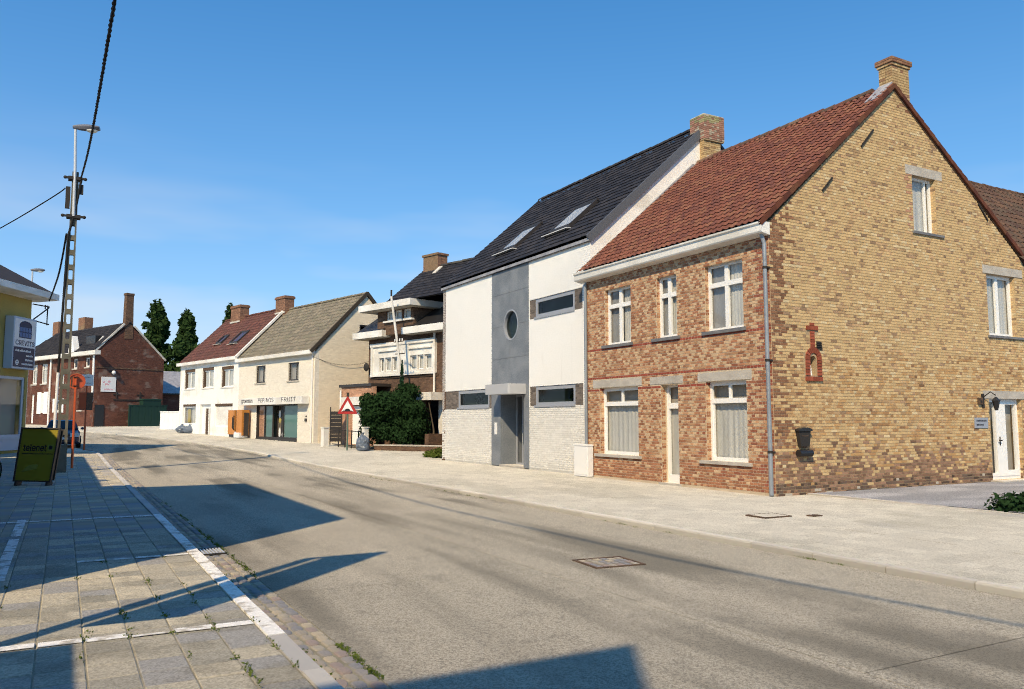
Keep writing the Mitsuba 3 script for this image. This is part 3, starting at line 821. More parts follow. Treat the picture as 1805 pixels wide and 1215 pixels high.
def chimney(par, x0, x1, y0, y1, z0, z1, m='chimney_brick', cap=.1, capz=.22, label=None):
    b = MB(); F = WORLD; b.box(F, x0, x1, y0, y1, z0, z1 - capz)
    b.box(F, x0 - cap * .5, x1 + cap * .5, y0 - cap * .5, y1 + cap * .5, z1 - capz, z1 - capz * .62).box(F, x0 - cap, x1 + cap, y0 - cap, y1 + cap, z1 - capz * .62, z1)
    k = b.put('chimney', m, par, label=label)
    MB().box(F, x0 + .08, x1 - .08, y0 + .06, y1 - .06, z1, z1 + .012).put('flue', 'iron', k)
    return k


ck = K('chimney', bh); cx0, cx1, cy0, cy1 = 17.2, 17.84, 12.145, 12.50
scene[ck] = mikit.ply(MB().box(WORLD, cx0 + .012, cx1 - .012, cy0 + .012, cy1 - .012, 8.8, 10.36).out(), 'mortar_tan')
r = np.random.default_rng(31); cb = []
Fw = Fr((cx0, cy0), (0, 1), (-1, 0)); Fs2 = Fr((cx0, cy0), (1, 0), (0, -1))
bb = MB()
for i in range(20):
    z = 9.1 + i * .0655; o = .03 if i == 17 else (.06 if i >= 18 else 0)
    for F, w in ((Fw, cy1 - cy0), (Fs2, cx1 - cx0), (Fr((cx1, cy0), (0, 1), (1, 0)), cy1 - cy0), (Fr((cx0, cy1), (1, 0), (0, 1)), cx1 - cx0)):
        n = int(round((w + 2 * o) / .1)) if i % 2 else max(2, int(round((w + 2 * o) / .2)))
        st = (w + 2 * o) / n
        for j in range(n):
            c = side_col(3, 4, r, 0) * (.8 if i < 17 else 1)
            if i >= 18: c = np.array([.28, .14, .09]) * r.uniform(.7, 1.2)
            cb.append((F, -o + j * st + .005, -o + (j + 1) * st - .005, z + .005, z + .0605, o, c))
for (F, l, h, a, c, o, _), col in zip(cb, palette([q[6] for q in cb], 10)):
    m = np.eye(4); m[:3, 0], m[:3, 1], m[:3, 2], m[:3, 3] = F.a * (h - l), F.n * (.036 + o), [0, 0, c - a], F.at(l, -.03, a)
    scene[K('brick', ck)] = {**UNIT, 'bsdf': {'type': 'ref', 'id': tone(col)}, 'to_world': T(m)}
MB().box(WORLD, cx0 - .03, cx1 + .03, cy0 - .03, cy1 + .03, 10.34, 10.40).put('cap', 'rust_iron', ck)
# lead flashing at the chimney's foot
MB().beam([16.62, 12.32, 9.26], [17.2, 12.32, 9.78], .36, .03).put('flashing', 'lead', ck)
for (s0, z0), (s1, z1) in (((3.50, 8.44), (3.05, 7.96)), ((2.02, 7.07), (1.68, 6.72)), ((5.88, 8.48), (6.31, 8.16)), ((7.52, 7.18), (7.89, 6.79))):
    MB().beam(FS.at(s0, .025, z0), FS.at(s1, .025, z1), .03, .04).tube([FS.at((s0 + s1) / 2, .0, (z0 + z1) / 2), FS.at((s0 + s1) / 2, .05, (z0 + z1) / 2)], .022, 6).put('wall_anchor', 'iron', bh)
# niche: red brick cross and arch
nk = K('niche', bh); r = np.random.default_rng(5)
v, f = pane(FS, 1.05, 1.40, 2.50, 3.15, -.29); b = MB().raw(v, f); b.box(FS, 1.10, 1.35, -.29, .02, 2.52, 2.535); scene[nk] = mikit.ply(b.out(), 'rust_iron'); tag(nk, 'small arched niche of red brick under a brick cross')  # niche back coloured darker to stand for the shadow inside
red = lambda: np.array([.27, .075, .045]) * r.choice([.8, 1.0, 1.2])
for i in range(6):
    for s in (.985, 1.345): MB().box(FS, s, s + .122, -.15, .03, 2.6 + i * .066 - .0, 2.655 + i * .066, red()).put('brick', 'brick_fired', nk, color=True)
for i in range(9):
    a0, a1 = math.pi * i / 9 + .03, math.pi * (i + 1) / 9 - .03
    MB().slab(FS, Polygon([(1.225 + q * math.cos(a), 2.97 + q * math.sin(a)) for q, a in ((.115, a0), (.24, a0), (.24, a1), (.115, a1))]), -.15, .03, red()).put('brick', 'brick_fired', nk, color=True)
for i in range(5): MB().box(FS, .97 + i * .1, 1.06 + i * .1, -.15, .05, 2.48, 2.57, red()).put('brick', 'brick_fired', nk, color=True)
for i in range(9):
    if i == 6:
        for s in (1.03, 1.15, 1.27): MB().box(FS, s, s + .11, -.05, .035, 3.24 + i * .0605 - .02, 3.24 + i * .0605 + .07, red()).put('brick', 'brick_fired', nk, color=True)
    else: MB().box(FS, 1.155, 1.27, -.05, .03, 3.20 + i * .0605, 3.252 + i * .0605, red()).put('brick', 'brick_fired', nk, color=True)
p = [(0, 0), (.045, 0), (.05, .05), (.032, .16), (.036, .21), (.018, .235), (.024, .26), (.022, .285), (0, .30)]
m = trimesh.creation.revolve(np.array(p), sections=16); m.apply_translation(FS.at(1.20, -.07, 2.536)); sk = tag(put(m, 'statuette', 'statue_white'), 'small white statuette standing in the brick wall niche', 'statue')
b = MB().box(FS, 1.33, 1.49, -.02, .02, 3.17, 3.34)
for i in range(4): b.beam(FS.at(1.335, .03, 3.19 + i * .038), FS.at(1.485, .03, 3.19 + i * .038), .02, .018)
b.put('vent_grille', 'iron', bh)
# things on the wall
lb = thing('letterbox', 'dark brown wall letterbox with a newspaper tube below', 'letterbox')
pr = Polygon([(.665, 1.09), (.915, 1.09), (.97, 1.42), (.61, 1.42)])
MB().slab(FS, pr, .01, .10).put('body', 'iron', lb)
MB().slab(FS, Polygon([(.585, 1.41), (.995, 1.41), (.98, 1.45), (.86, 1.49), (.72, 1.49), (.60, 1.45)]), .008, .13).put('lid', 'black_paint', lb)
MB().slab(FS, sbox(.69, 1.30, .89, 1.32), .10, .106).put('slot', 'rust_iron', lb)
t = MB(); an = np.linspace(0, 2 * math.pi, 17)
t.tube([FS.at(.60, .08, .95), FS.at(.98, .08, .95)], .075, 16).put('newspaper_tube', 'black_paint', lb)
pq = thing('nameplate', 'small grey plaque with two lines of lettering beside the side door', 'plaque')
MB().box(FS, 6.87, 7.42, .01, .03, 1.44, 1.70).put('plate', 'plaque_grey', pq)
for z, l in ((1.60, .42), (1.50, .26)):
    b = MB(); x = 6.94
    while x < 6.94 + l: w = rng.uniform(.02, .05); b.box(FS, x, x + w, .03, .032, z, z + .045); x += w + .014
    b.put('lettering', 'ink', pq)
wl = thing('wall_lantern', 'black wrought iron lantern on a bracket by the side door', 'lamp')
MB().box(FS, 7.22, 7.32, .005, .03, 1.95, 2.3).tube([FS.at(7.27, .02, 2.2), FS.at(7.29, .2, 2.34), FS.at(7.31, .32, 2.25)], .014).put('bracket', 'iron', wl)
m = trimesh.creation.revolve(np.array([(0, 0), (.04, 0), (.085, .22), (.1, .24), (.03, .32), (0, .34)]), sections=6); m.apply_translation(FS.at(7.31, .32, 1.88)); put(m, 'lantern', 'black_paint', wl)
ab = thing('alarm_box', 'small brown box fixed to the yellow brick wall above the plaque', 'box')
MB().box(FS, 7.05, 7.19, .006, .07, 2.03, 2.2).put('case', 'rust_iron', ab); MB().box(FS, 7.08, 7.16, .07, .075, 2.07, 2.13).put('grille', 'iron', ab)
mb_ = thing('meter_box', 'pale grey utility cabinet standing against the house fronts', 'cabinet')
MB().box(Fr((12.83, 18.66), (0, 1), (-1, 0)), 0, .72, -.02, .14, .09, .93).put('case', 'sign_white', mb_)
MB().box(Fr((12.83, 18.66), (0, 1), (-1, 0)), -.02, .74, -.02, .16, .93, .97).put('lid', 'white_frame', mb_)
MB().box(Fr((12.83, 18.66), (0, 1), (-1, 0)), .05, .67, .14, .148, .14, .89).put('door', 'white_frame', mb_)

# rear wing of brown roof and its wall, continuing the gable wall to the right
wg = thing('rear_wing', 'lower rear wing with a dark brown pantile roof', 'house')
wall = MB().slab(FS, sbox(XR - X0 + .005, 0, 22, 5.75), -.3, -.004).put('wall', 'mortar_tan', wg)
brickwork(wall, FS, lay(sbox(XR - X0 + .005, .1, 11.5, 5.7), 41), side_col, 42, (9.6, 3), 60)
rk = K('roof', wg); e0 = np.array([19.0, Y0 - .1, 5.85]); upw = np.array([0, 3.6, 3.55]); SW = np.linalg.norm(upw); upw = upw / SW
b = MB().raw([[22.45, Y0 - .1, 5.8], [36, Y0 - .1, 5.8], [36, Y0 + 3.5, 9.35], [17.7, Y0 + 3.5, 9.35], [36, Y0 + 7, 5.8], [22.45, Y0 + 7, 5.8]], [[0, 1, 2], [0, 2, 3], [3, 2, 4], [3, 4, 5]]); scene[rk] = mikit.ply(b.out(), 'rust_iron')
DT = [(.095, .055, .040), (.075, .045, .036), (.115, .068, .046), (.085, .06, .045)]
ins = lambda s, t: (19.0 + s) > 22.3 + .30 - (t * upw[2] + 5.85 - 5.82) * (22.3 - 17.2) / 3.8 - .25
tiles(rk, e0, (1, 0, 0), upw, 66, 15, .24, SW / 15, DT, 43, inside=ins, nmax=200, near=(3, 4), amp=.05, lift=.02)
ridge(rk, [21, Y0 + 3.5, 9.42], [36, Y0 + 3.5, 9.42], 40, .12, DT, 44)

# ------------------------------------------------------------------ 2. the white modern house
wh = thing('white_house', 'white modern house with a grey stone strip and an oval window', 'house')
XW, YA, YB = 13.08, 19.04, 29.38
FW = Fr((XW, YA), (0, 1), (-1, 0)); WW = YB - YA; WE, WRX, WRZ = 6.80, 17.6, 11.02
H = [(.86, 4.88, 3.14, 5.48), (.86, 2.08, 3.14, 2.69), (6.35, 2.08, 8.90, 2.72)]
st0, st1 = 3.53, 6.12
WH_ = [(.42, 4.87, 3.49, 5.49), (.42, 2.07, 3.49, 2.70), (6.12, 2.05, 10.15, 2.74)]
whw = MB().slab(FW, holed(sbox(0, 2.05, st0, WE), H + WH_), -.3, 0).put('wall', 'white_painted_brick', wh, label='white upper wall beside the red roofed house')
MB().slab(FW, holed(sbox(st1, 2.05, WW, WE), H + WH_), -.3, 0).put('wall', 'white_painted_brick', wh, label='blank white upper wall')
lowp = sbox(0, 0, WW, 2.05).difference(sbox(st0, 0, st1, 3))
lw = MB().slab(FW, sbox(0, 0, st0, 2.05), -.3, -.006).put('wall', 'mortar_white', wh, label='lower wall of white painted bricks')
MB().slab(FW, sbox(st1, 0, WW, 2.05), -.3, -.006).put('wall', 'mortar_white', wh, label='lower wall of white painted bricks left of the door')


def wcol(s, z, r, hd):
    g = meshkit.fbm(np.array([s * .8, z * 1.2, 1.0]), 3)
    return np.array([.72, .71, .67]) * r.uniform(.9, 1.05) * (1 - .18 * max(0, g - .5) - (.10 if z < .35 and r.random() < .6 else 0))


brickwork(lw, FW, lay(lowp.intersection(sbox(0, .1, 30, 2.05)), 51), wcol, 52, (1.5, 1.0), 300, prot=.002)
band = holed(sbox(.42, 4.87, 3.49, 5.49).union(sbox(.42, 2.07, 3.49, 2.70)).union(sbox(6.12, 2.05, 10.15, 2.74)), H)
MB().slab(FW, band, -.3, -.02).put('brick_band', 'grey_band_brick', wh)
for s0, z0, s1, z1 in H: window(wh, FW, s0, s1, z0, z1, rec=.03, fw=.11, frame='grey_frame', back=None, glass='tinted_glass'); MB().box(FW, s0 - .03, s1 + .03, -.06, .03, z0 - .04, z0 + .02).put('sill', 'grey_frame', wh)
# grey stone strip: slabs with open joints
dh = (4.05 + .0, .1, 5.1, 2.5)
ov = affinity.scale(Point(4.72, 4.83).buffer(1, 24), .50, .52)
MB().slab(FW, holed(sbox(st0, 0, st1, WE + .1), [(3.86, .1, 5.44, 2.52), ov.buffer(-.02)]), -.3, -.022).put('stone_backing', 'blue_stone', wh)
for a, c in ((.1, 2.52), (2.52, 3.72), (3.72, 4.83), (4.83, 5.94), (5.94, WE - .04)):
    for l, h in ((st0, 4.82), (4.82, st1)):
        g = sbox(l + .004, a + .004, h - .004, c - .004).difference(ov)
        if a < 2: g = g.difference(sbox(3.86, 0, 5.44, 2.6))
        MB().slab(FW, g, -.05, .012).put('stone_slab', 'blue_stone', wh)
k = K('window', wh); tag(k, 'oval porthole window in the grey stone'); rg = ov.difference(ov.buffer(-.045)); MB().slab(FW, rg, -.12, .02); scene[k] = mikit.ply(MB().slab(FW, rg, -.12, .022).out(), 'grey_frame')
v = np.array(ov.buffer(-.02).exterior.coords)[:-1]; c = len(v); q = FW.p(np.stack([v[:, 0], v[:, 0] * 0 - .08, v[:, 1]], 1)); MB().raw(np.vstack([q, q.mean(0)]), [[i, (i + 1) % c, c] for i in range(c)]).put('pane', 'tinted_glass', k)
# porch recess, door and canopy
b = MB().box(FW, 3.84, 3.88, -1.1, -.05, .1, 2.55).box(FW, 5.42, 5.46, -1.1, -.05, .1, 2.55).box(FW, 3.84, 5.46, -1.1, -.05, 2.52, 2.57); b.put('porch_lining', 'blue_stone', wh)
MB().box(FW, 3.84, 5.46, -1.15, .06, .06, .14).put('step', 'lintel_stone', wh)
dk = K('door', wh); b = MB(); s0, s1, q0, q1 = 3.9, 5.40, -.62, -.56
b.box(FW, s0, s1, q0, q1, .14, .2).box(FW, s0, s0 + .06, q0, q1, .2, 2.5).box(FW, 4.9, 4.97, q0, q1, .2, 2.5).box(FW, s1 - .06, s1, q0, q1, .2, 2.5).box(FW, s0, s1, q0, q1, 2.44, 2.5)
scene[dk] = mikit.ply(b.out(), 'grey_frame')
for l, h in ((s0 + .05, 4.92), (4.95, s1 - .05)): v, f = pane(FW, l, h, .18, 2.46, -.59); MB().raw(v, f).put('pane', 'window_glass', dk)
MB().tube([FW.at(4.84, -.5, .9), FW.at(4.84, -.5, 1.5)], .014).put('handle', 'galvanised', dk)
ck = K('canopy', wh)
p = sbox(3.73, -.01, 5.34, .65).union(sbox(3.73, -.01, 5.34, .5)); p = Polygon([(3.71, -.01), (5.33, -.01), (5.33, .66)] + [(3.78 - .07 * math.sin(t), .59 + .07 * math.cos(t)) for t in np.linspace(0, math.pi / 2, 5)])
m = trimesh.creation.extrude_polygon(p, .33, engine='earcut'); q = np.array(m.vertices)
scene[ck] = mikit.ply((FW.p(np.stack([q[:, 0], q[:, 1], 2.48 + q[:, 2]], 1)), m.faces), 'canopy_grey')
MB().slab(FW, sbox(5.7, 1.15, 5.86, 1.55), .012, .035).put('doorbell_panel', 'sign_white', wh)
room(wh, FW, .3, 3.2, 1.8, 2.9, -.31, -3.5); room(wh, FW, .3, 3.4, 4.4, 6.0, -.31, -3.5); room(wh, FW, 6.2, 9.9, 1.8, 2.9, -.31, -3.5); room(wh, FW, 3.9, 5.45, .14, 2.6, -1.2, -3.5); room(wh, FW, 3.9, 5.6, 4.0, 5.7, -.31, -2.5)
# potted plants on the sills
for s, zc in ((1.25, 2.14), (7.55, 2.14)):
    pk = thing('potted_plant', 'leafy potted plant behind the right hand low window of the white house' if s < 3 else 'leafy potted plant behind the low window left of the door', 'plant')
    m = trimesh.creation.revolve(np.array([(0, 0), (.07, 0), (.10, .14), (0, .14)]), sections=14); m.apply_translation(FW.at(s, -.30, zc)); put(m, 'pot', 'lintel_stone', pk)
    r = np.random.default_rng(int(s * 10)); b = MB()
    for i in range(120):
        dvec = r.normal(0, 1, 3); dvec[2] = abs(dvec[2]); dvec /= np.linalg.norm(dvec); o = FW.at(s, -.30, zc + .14) + dvec * r.uniform(.05, .2); a = r.normal(0, .05, 3); c = r.normal(0, .05, 3); b.raw([o, o + a, o + a + c, o + c], [[0, 1, 2], [0, 2, 3]])
    b.put('leaves', 'hedge_leaf', pk)
# gables and rear
gp = lambda: Polygon([(0, 0), (9.2, 0), (9.2, WE - .05), (WRX - XW, WRZ - .16), (0, WE - .05)])
Fg = Fr((XW, YA), (1, 0), (0, -1))
MB().slab(Fg, gp(), -.28, -.002).put('gable_wall', 'white_stucco', wh)
MB().slab(Fr((XW, YB), (1, 0), (0, 1)), gp(), -.28, -.002).put('gable_wall', 'brown_brick', wh)
MB().box(Fg, 9.0, 9.2, -WW, -.28, 0, WE - .1).put('wall', 'white_painted_brick', wh)
wr = K('roof', wh)
e0 = np.array([XW - .10, YA - .05, WE + .10]); upw = np.array([WRX, YA - .05, WRZ]) - e0; SW = np.linalg.norm(upw); upw /= SW; wl_ = WW + .08
b = MB()
for x0 in (XW - .06, XW + 9.4):
    v = [[x0, YA - .04, WE + .05], [x0, YB + .02, WE + .05], [WRX, YB + .02, WRZ - .05], [WRX, YA - .04, WRZ - .05]]; v += [[x, y, z - .1] for x, y, z in v]
    b.raw(v, [[0, 1, 2], [0, 2, 3], [4, 6, 5], [4, 7, 6], [0, 4, 5], [0, 5, 1], [0, 3, 7], [0, 7, 4], [1, 5, 6], [1, 6, 2]])
scene[wr] = mikit.ply(b.out(), 'black_paint')
BT = [(.020, .020, .024), (.026, .025, .029), (.017, .017, .021), (.031, .029, .032)]
SK = [(2.30, 1.25, 3.62, 2.72), (5.85, 1.25, 7.17, 2.72)]
ins = lambda s, t: not any(a - .02 < s < c + .02 and z0 - .0 < t < z1 for a, z0, c, z1 in SK)
tiles(wr, e0 + np.array([0, 0, .0]), (0, 1, 0), upw, 34, 21, wl_ / 34, SW / 21, BT, 61, inside=ins, nmax=300, near=(1.5, 2.5), amp=.012, flat=True, lift=.02)
nn = np.array([-upw[2], 0, upw[0]])
for i, (a, z0, c, z1) in enumerate(SK):
    k = tag(K('skylight', wr), 'grey roof window tilted in the dark tiles'); Pn = lambda s, t, h: e0 + np.array([0, s, 0]) + upw * t + nn * h
    b = MB()
    for (s0, t0), (s1, t1) in (((a, z0 + .04), (c, z0 + .04)), ((a, z1 - .06), (c, z1 - .06)), ((a + .04, z0), (a + .04, z1)), ((c - .04, z0), (c - .04, z1))): b.beam(Pn(s0, t0, .08), Pn(s1, t1, .08), .07, .12)
    b.beam(Pn(a - .02, z1 + .0, .11), Pn(c + .02, z1 + .0, .11), .1, .08)
    scene[k] = mikit.ply(b.out(), 'dark_frame')
    MB().raw([Pn(a + .06, z0 + .06, .12), Pn(c - .06, z0 + .06, .12), Pn(c - .06, z1 - .06, .12), Pn(a + .06, z1 - .06, .12)], [[0, 1, 2], [0, 2, 3]]).put('pane', 'window_glass', k)
    MB().raw([Pn(a + .02, z0 + .02, .09), Pn(c - .02, z0 + .02, .09), Pn(c - .02, z1 - .02, .09), Pn(a + .02, z1 - .02, .09)], [[0, 1, 2], [0, 2, 3]]).put('blind', 'net_curtain', k)
    MB().beam(Pn(a - .12, z0 - .14, .07), Pn(c + .12, z0 - .14, .07), .24, .02).put('flashing', 'white_frame', k)
ridge(wr, [WRX, YA, WRZ + .05], [WRX, YB + .05, WRZ + .05], 26, .10, [(.03, .03, .035), (.045, .045, .05)], 62)
MB().box(WORLD, XW - .09, XW - .003, YA - .05, YB + .02, WE - .03, WE + .06).put('gutter', 'lead', wh)
MB().beam([XW - .10, YA - .05, WE + .02], [17.3, YA - .05, WRZ - .33], .05, .24).put('verge_trim', 'slate_grey', wr)
MB().beam([XW - .08, YB + .05, WE + .06], [WRX, YB + .05, WRZ - .0], .05, .12).put('verge_trim', 'black_paint', wr)
MB().beam([13.05, YA - .06, 6.08], [17.0, YA - .06, 9.58], .05, .16).put('flashing', 'lead', wh)
# the stack between the two houses
ck = K('chimney', wh); tag(ck, 'broad pinkish brick chimney on a narrower yellow brick base')
b = MB(); r = np.random.default_rng(8)
scene[ck] = mikit.ply(MB().box(WORLD, 17.32, 18.0, 18.87, 19.36, 8.8, 10.44).box(WORLD, 17.29, 18.12, 18.81, 19.44, 10.44, 11.2).out(), 'mortar_tan')
for i in range(33):
    z = 9.107 + i * .0655; hi = z > 10.42
    x0, x1, y0, y1 = (17.28, 18.13, 18.80, 19.45) if hi else (17.31, 18.01, 18.86, 19.37)
    for F, w in ((Fr((x0, y0), (0, 1), (-1, 0)), y1 - y0), (Fr((x0, y0), (1, 0), (0, -1)), x1 - x0)):
        n = int(round(w / (.105 if i % 2 else .21))); st = w / n
        for j in range(n):
            c = np.array([.36, .20, .15]) * r.uniform(.7, 1.25) if hi else side_col(3, 4, r, 0) * .9
            if hi and r.random() < .25: c = np.array([.42, .36, .28]) * r.uniform(.8, 1.1)
            if hi and z > 10.98 and r.random() < .6: c = np.array([.33, .31, .17]) * r.uniform(.7, 1.2)
            b.box(F, j * st + .005, (j + 1) * st - .005, -.02, .006, z + .005, z + .0605, c)
b.put('brick', 'brick_fired', ck, color=True, kind='stuff')
MB().beam([16.9, 18.84, 9.42], [17.5, 18.84, 9.92], .06, .10).put('flashing', 'white_mortar', ck)
MB().box(WORLD, 17.29, 18.12, 18.81, 19.44, 11.255, 11.29).put('cap', 'white_mortar', ck)

# ------------------------------------------------------------------ 3. the row across the bend: shop house and white house
A3 = math.radians(13.7)
FR3 = Fr((12.72, 46.79), (-math.sin(A3), math.cos(A3)), (-math.cos(A3), -math.sin(A3)))
PA, PN = FR3.a, -FR3.n                       # along the row, and into the block


def row_house(key, s0, s1, wallm, eave, tilec, holes, seed, back=6.9, rid=3.45, rz=9.35, flat=False, gz=.25, gables=(1, 1), roofm='rust_iron', tl=.33):
    w = MB().slab(FR3, holed(sbox(s0, 0, s1, eave), holes), -.28, 0).put('wall', wallm, key)
    for q, on in ((s0, gables[0]), (s1, gables[1])):
        if not on: continue
        o = FR3.at(q); gp_ = Polygon([(0, 0), (back, 0), (back, eave - .05), (rid, rz - .12), (0, eave - .05)])
        yield q, o, gp_
    MB().slab(Fr(FR3.at(s0, -back), FR3.a, FR3.n), sbox(0, 0, s1 - s0, eave - .1), 0, .25).put('wall', wallm, key)
    rk = K('roof', key); b = MB()
    E0, R0 = FR3.at(s0, .25, eave - .02), FR3.at(s0, -rid, rz); E1 = FR3.at(s0, -back - .2, eave - .05); L = PA * (s1 - s0)
    for E in (E0, E1):
        v = [E, E + L, R0 + L, R0]; v = v + [p - [0, 0, .1] for p in v]
        b.raw(v, [[0, 1, 2], [0, 2, 3], [4, 6, 5], [4, 7, 6], [0, 4, 5], [0, 5, 1], [0, 3, 7], [0, 7, 4], [1, 5, 6], [1, 6, 2]])
    scene[rk] = mikit.ply(b.out(), roofm)
    up_ = R0 - E0; sl = np.linalg.norm(up_); nr_ = int(sl / tl); nc_ = int((s1 - s0) / .3)
    tiles(rk, E0, PA, up_ / sl, nc_, nr_, (s1 - s0) / nc_, sl / nr_, tilec, seed, flat=flat, amp=.04, lift=.02)
    ridge(rk, R0 + [0, 0, .05], R0 + L + [0, 0, .05], int((s1 - s0) / .42), .12, tilec, seed + 1)
    MB().box(FR3, s0 - .02, s1 + .02, .02, .34, eave - .14, eave + .08).put('gutter', 'white_fascia', key)


sh = thing('shop_house', 'pale brick house with a shop front and a white lettered canopy', 'house')
SE = 5.62
holes = [(1.93, 4.0, 3.27, 5.1), (6.33, 4.0, 7.7, 5.12), (1.95, .3, 7.45, 2.6)]
GT = [(.185, .16, .12), (.155, .138, .105), (.21, .182, .135), (.175, .16, .115)]
for q, o, gp_ in row_house(sh, 0, 10.2, 'pale_brick', SE, GT, holes, 71, flat=True, gables=(1, 0)):
    g = holed(gp_, [(2.97, 6.46, 3.8, 7.42)]); F = Fr(o, -FR3.n, -FR3.a)
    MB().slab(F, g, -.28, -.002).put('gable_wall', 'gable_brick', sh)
    window(sh, F, 2.97, 3.8, 6.46, 7.42, rec=.03, fw=.08, frame='dark_frame', back=None, label='dark framed attic window in the gable')
    n = 16
    for (a0, b0_), (a1, b1_) in (((-.3, SE - .02), (3.45, 9.40)), ((7.1, SE - .02), (3.45, 9.40))):
        for i in range(n):
            p0 = F.at(a0 + (a1 - a0) * i / n, .05, b0_ + (b1_ - b0_) * i / n); p1 = F.at(a0 + (a1 - a0) * (i + 1.1) / n, .05, b0_ + (b1_ - b0_) * (i + 1.1) / n)
            MB().beam(p0, p1, .12, .2, (.05, .042, .034)).put('verge_tile', 'tile_fired', sh, color=True)
for s0, z0, s1, z1 in holes[:2]: window(sh, FR3, s0, s1, z0, z1, rec=.08, fw=.09, mull=((s0 + s1) / 2 - .25,), frame='dark_frame', back=None); MB().box(FR3, s0 - .1, s1 + .1, -.05, .06, z0 - .08, z0).put('sill', 'lintel_stone', sh)
room(sh, FR3, .3, 9.9, 3.0, 5.5, -.29, -4); room(sh, FR3, 1.7, 8, .3, 2.9, -.6, -6)
# shop front set back under the canopy
MB().box(FR3, 1.93, 1.97, -.45, -.02, .3, 2.6).box(FR3, 7.43, 7.47, -.45, -.02, .3, 2.6).box(FR3, 1.9, 7.5, -.45, -.02, 2.602, 2.66).box(FR3, 1.97, 7.43, -.44, .04, .28, .48).put('reveal', 'dark_frame', sh)
k = K('shop_window', sh); b = MB(); F = FR3
for s in (1.97, 3.9, 5.28, 6.38, 7.36): b.box(F, s, s + .09, -.16, -.08, .5, 2.6)
b.box(F, 1.97, 7.45, -.16, -.09, .48, .58).box(F, 1.97, 7.45, -.16, -.09, 2.5, 2.6); scene[k] = mikit.ply(b.out(), 'dark_frame')
for l, h in ((2.02, 3.94), (5.33, 6.42), (6.44, 7.4)): v, f = pane(F, l, h, .54, 2.54, -.12); MB().raw(v, f).put('pane', 'window_glass', k)
for l, h in ((2.03, 3.92), (5.35, 6.4)): MB().box(F, l, h, -.20, -.18, .5, 2.5).put('blind', 'teal_blind', k)
MB().box(F, 6.46, 7.38, -.20, -.18, .5, 2.5).put('board', 'peach_brick', k)
dk = K('door', sh); b = MB(); b.box(F, 3.99, 5.28, -.42, -.38, .5, .62).box(F, 3.99, 4.10, -.42, -.36, .6, 2.5).box(F, 4.6, 4.72, -.42, -.36, .6, 2.5).box(F, 5.18, 5.28, -.42, -.36, .6, 2.5).box(F, 4.1, 5.2, -.42, -.36, 2.1, 2.2); scene[dk] = mikit.ply(b.out(), 'dark_frame')
for l, h in ((4.08, 4.62), (4.7, 5.2)): v, f = pane(F, l, h, .6, 2.12, -.39); MB().raw(v, f).put('pane', 'window_glass', dk)
MB().slab(F, affinity.scale(Point(4.9, 2.0).buffer(1, 10), .14, .24), -.36, -.35).slab(F, affinity.scale(Point(4.88, .85).buffer(1, 10), .12, .3), -.36, -.35).slab(F, affinity.scale(Point(4.42, .72).buffer(1, 10), .15, .22), -.36, -.35).put('sticker', 'sign_white', dk)
MB().slab(F, affinity.scale(Point(4.86, 1.6).buffer(1, 8), .16, .16), -.358, -.348).put('sticker', 'yellow_wall', dk)
ck = K('canopy', sh)
scene[ck] = mikit.ply(MB().box(F, .55, 9.05, .02, .50, 2.58, 2.66).box(F, .55, 9.05, .42, .50, 2.66, 3.02).box(F, .55, .63, .02, .42, 2.66, 3.0).box(F, 8.97, 9.05, .02, .42, 2.66, 3.0).out(), 'white_fascia'); tag(ck, 'white canopy board with dark shop lettering')
for t_, s_, w_ in (('groenten', 8.65, 1.62), ('PEPINOS', 6.25, 2.1), ('FRUIT', 3.15, 1.85)): text(ck, t_, .26, F, s_, 2.73, .501, 'ink', bold=t_ == 'groenten', width=w_, flip=-1)
MB().box(F, .78, .98, 0, .07, 1.55, 1.72).box(F, .8, .96, 0, .03, 1.82, 1.88).put('mail_slot', 'dark_frame', sh)
MB().tube([F.at(.18, .06, .3), F.at(.18, .06, 5.5)], .045).put('downpipe', 'sign_white', sh)
ch3 = MB(); q = Fr(FR3.at(0, 0), PA, PN)


def row_chimney(par, s0, s1, d0, d1, z0, z1):
    b = MB().box(q, s0, s1, d0, d1, z0, z1 - .2).box(q, s0 - .06, s1 + .06, d0 - .06, d1 + .06, z1 - .2, z1 - .06).box(q, s0 - .02, s1 + .02, d0 - .02, d1 + .02, z1 - .06, z1)
    k = b.put('chimney', 'chimney_brick', par); MB().box(q, s0 - .03, s1 + .03, d0 - .05, d0 - .012, z0 + .5, z0 + .62).put('flashing', 'white_mortar', k)


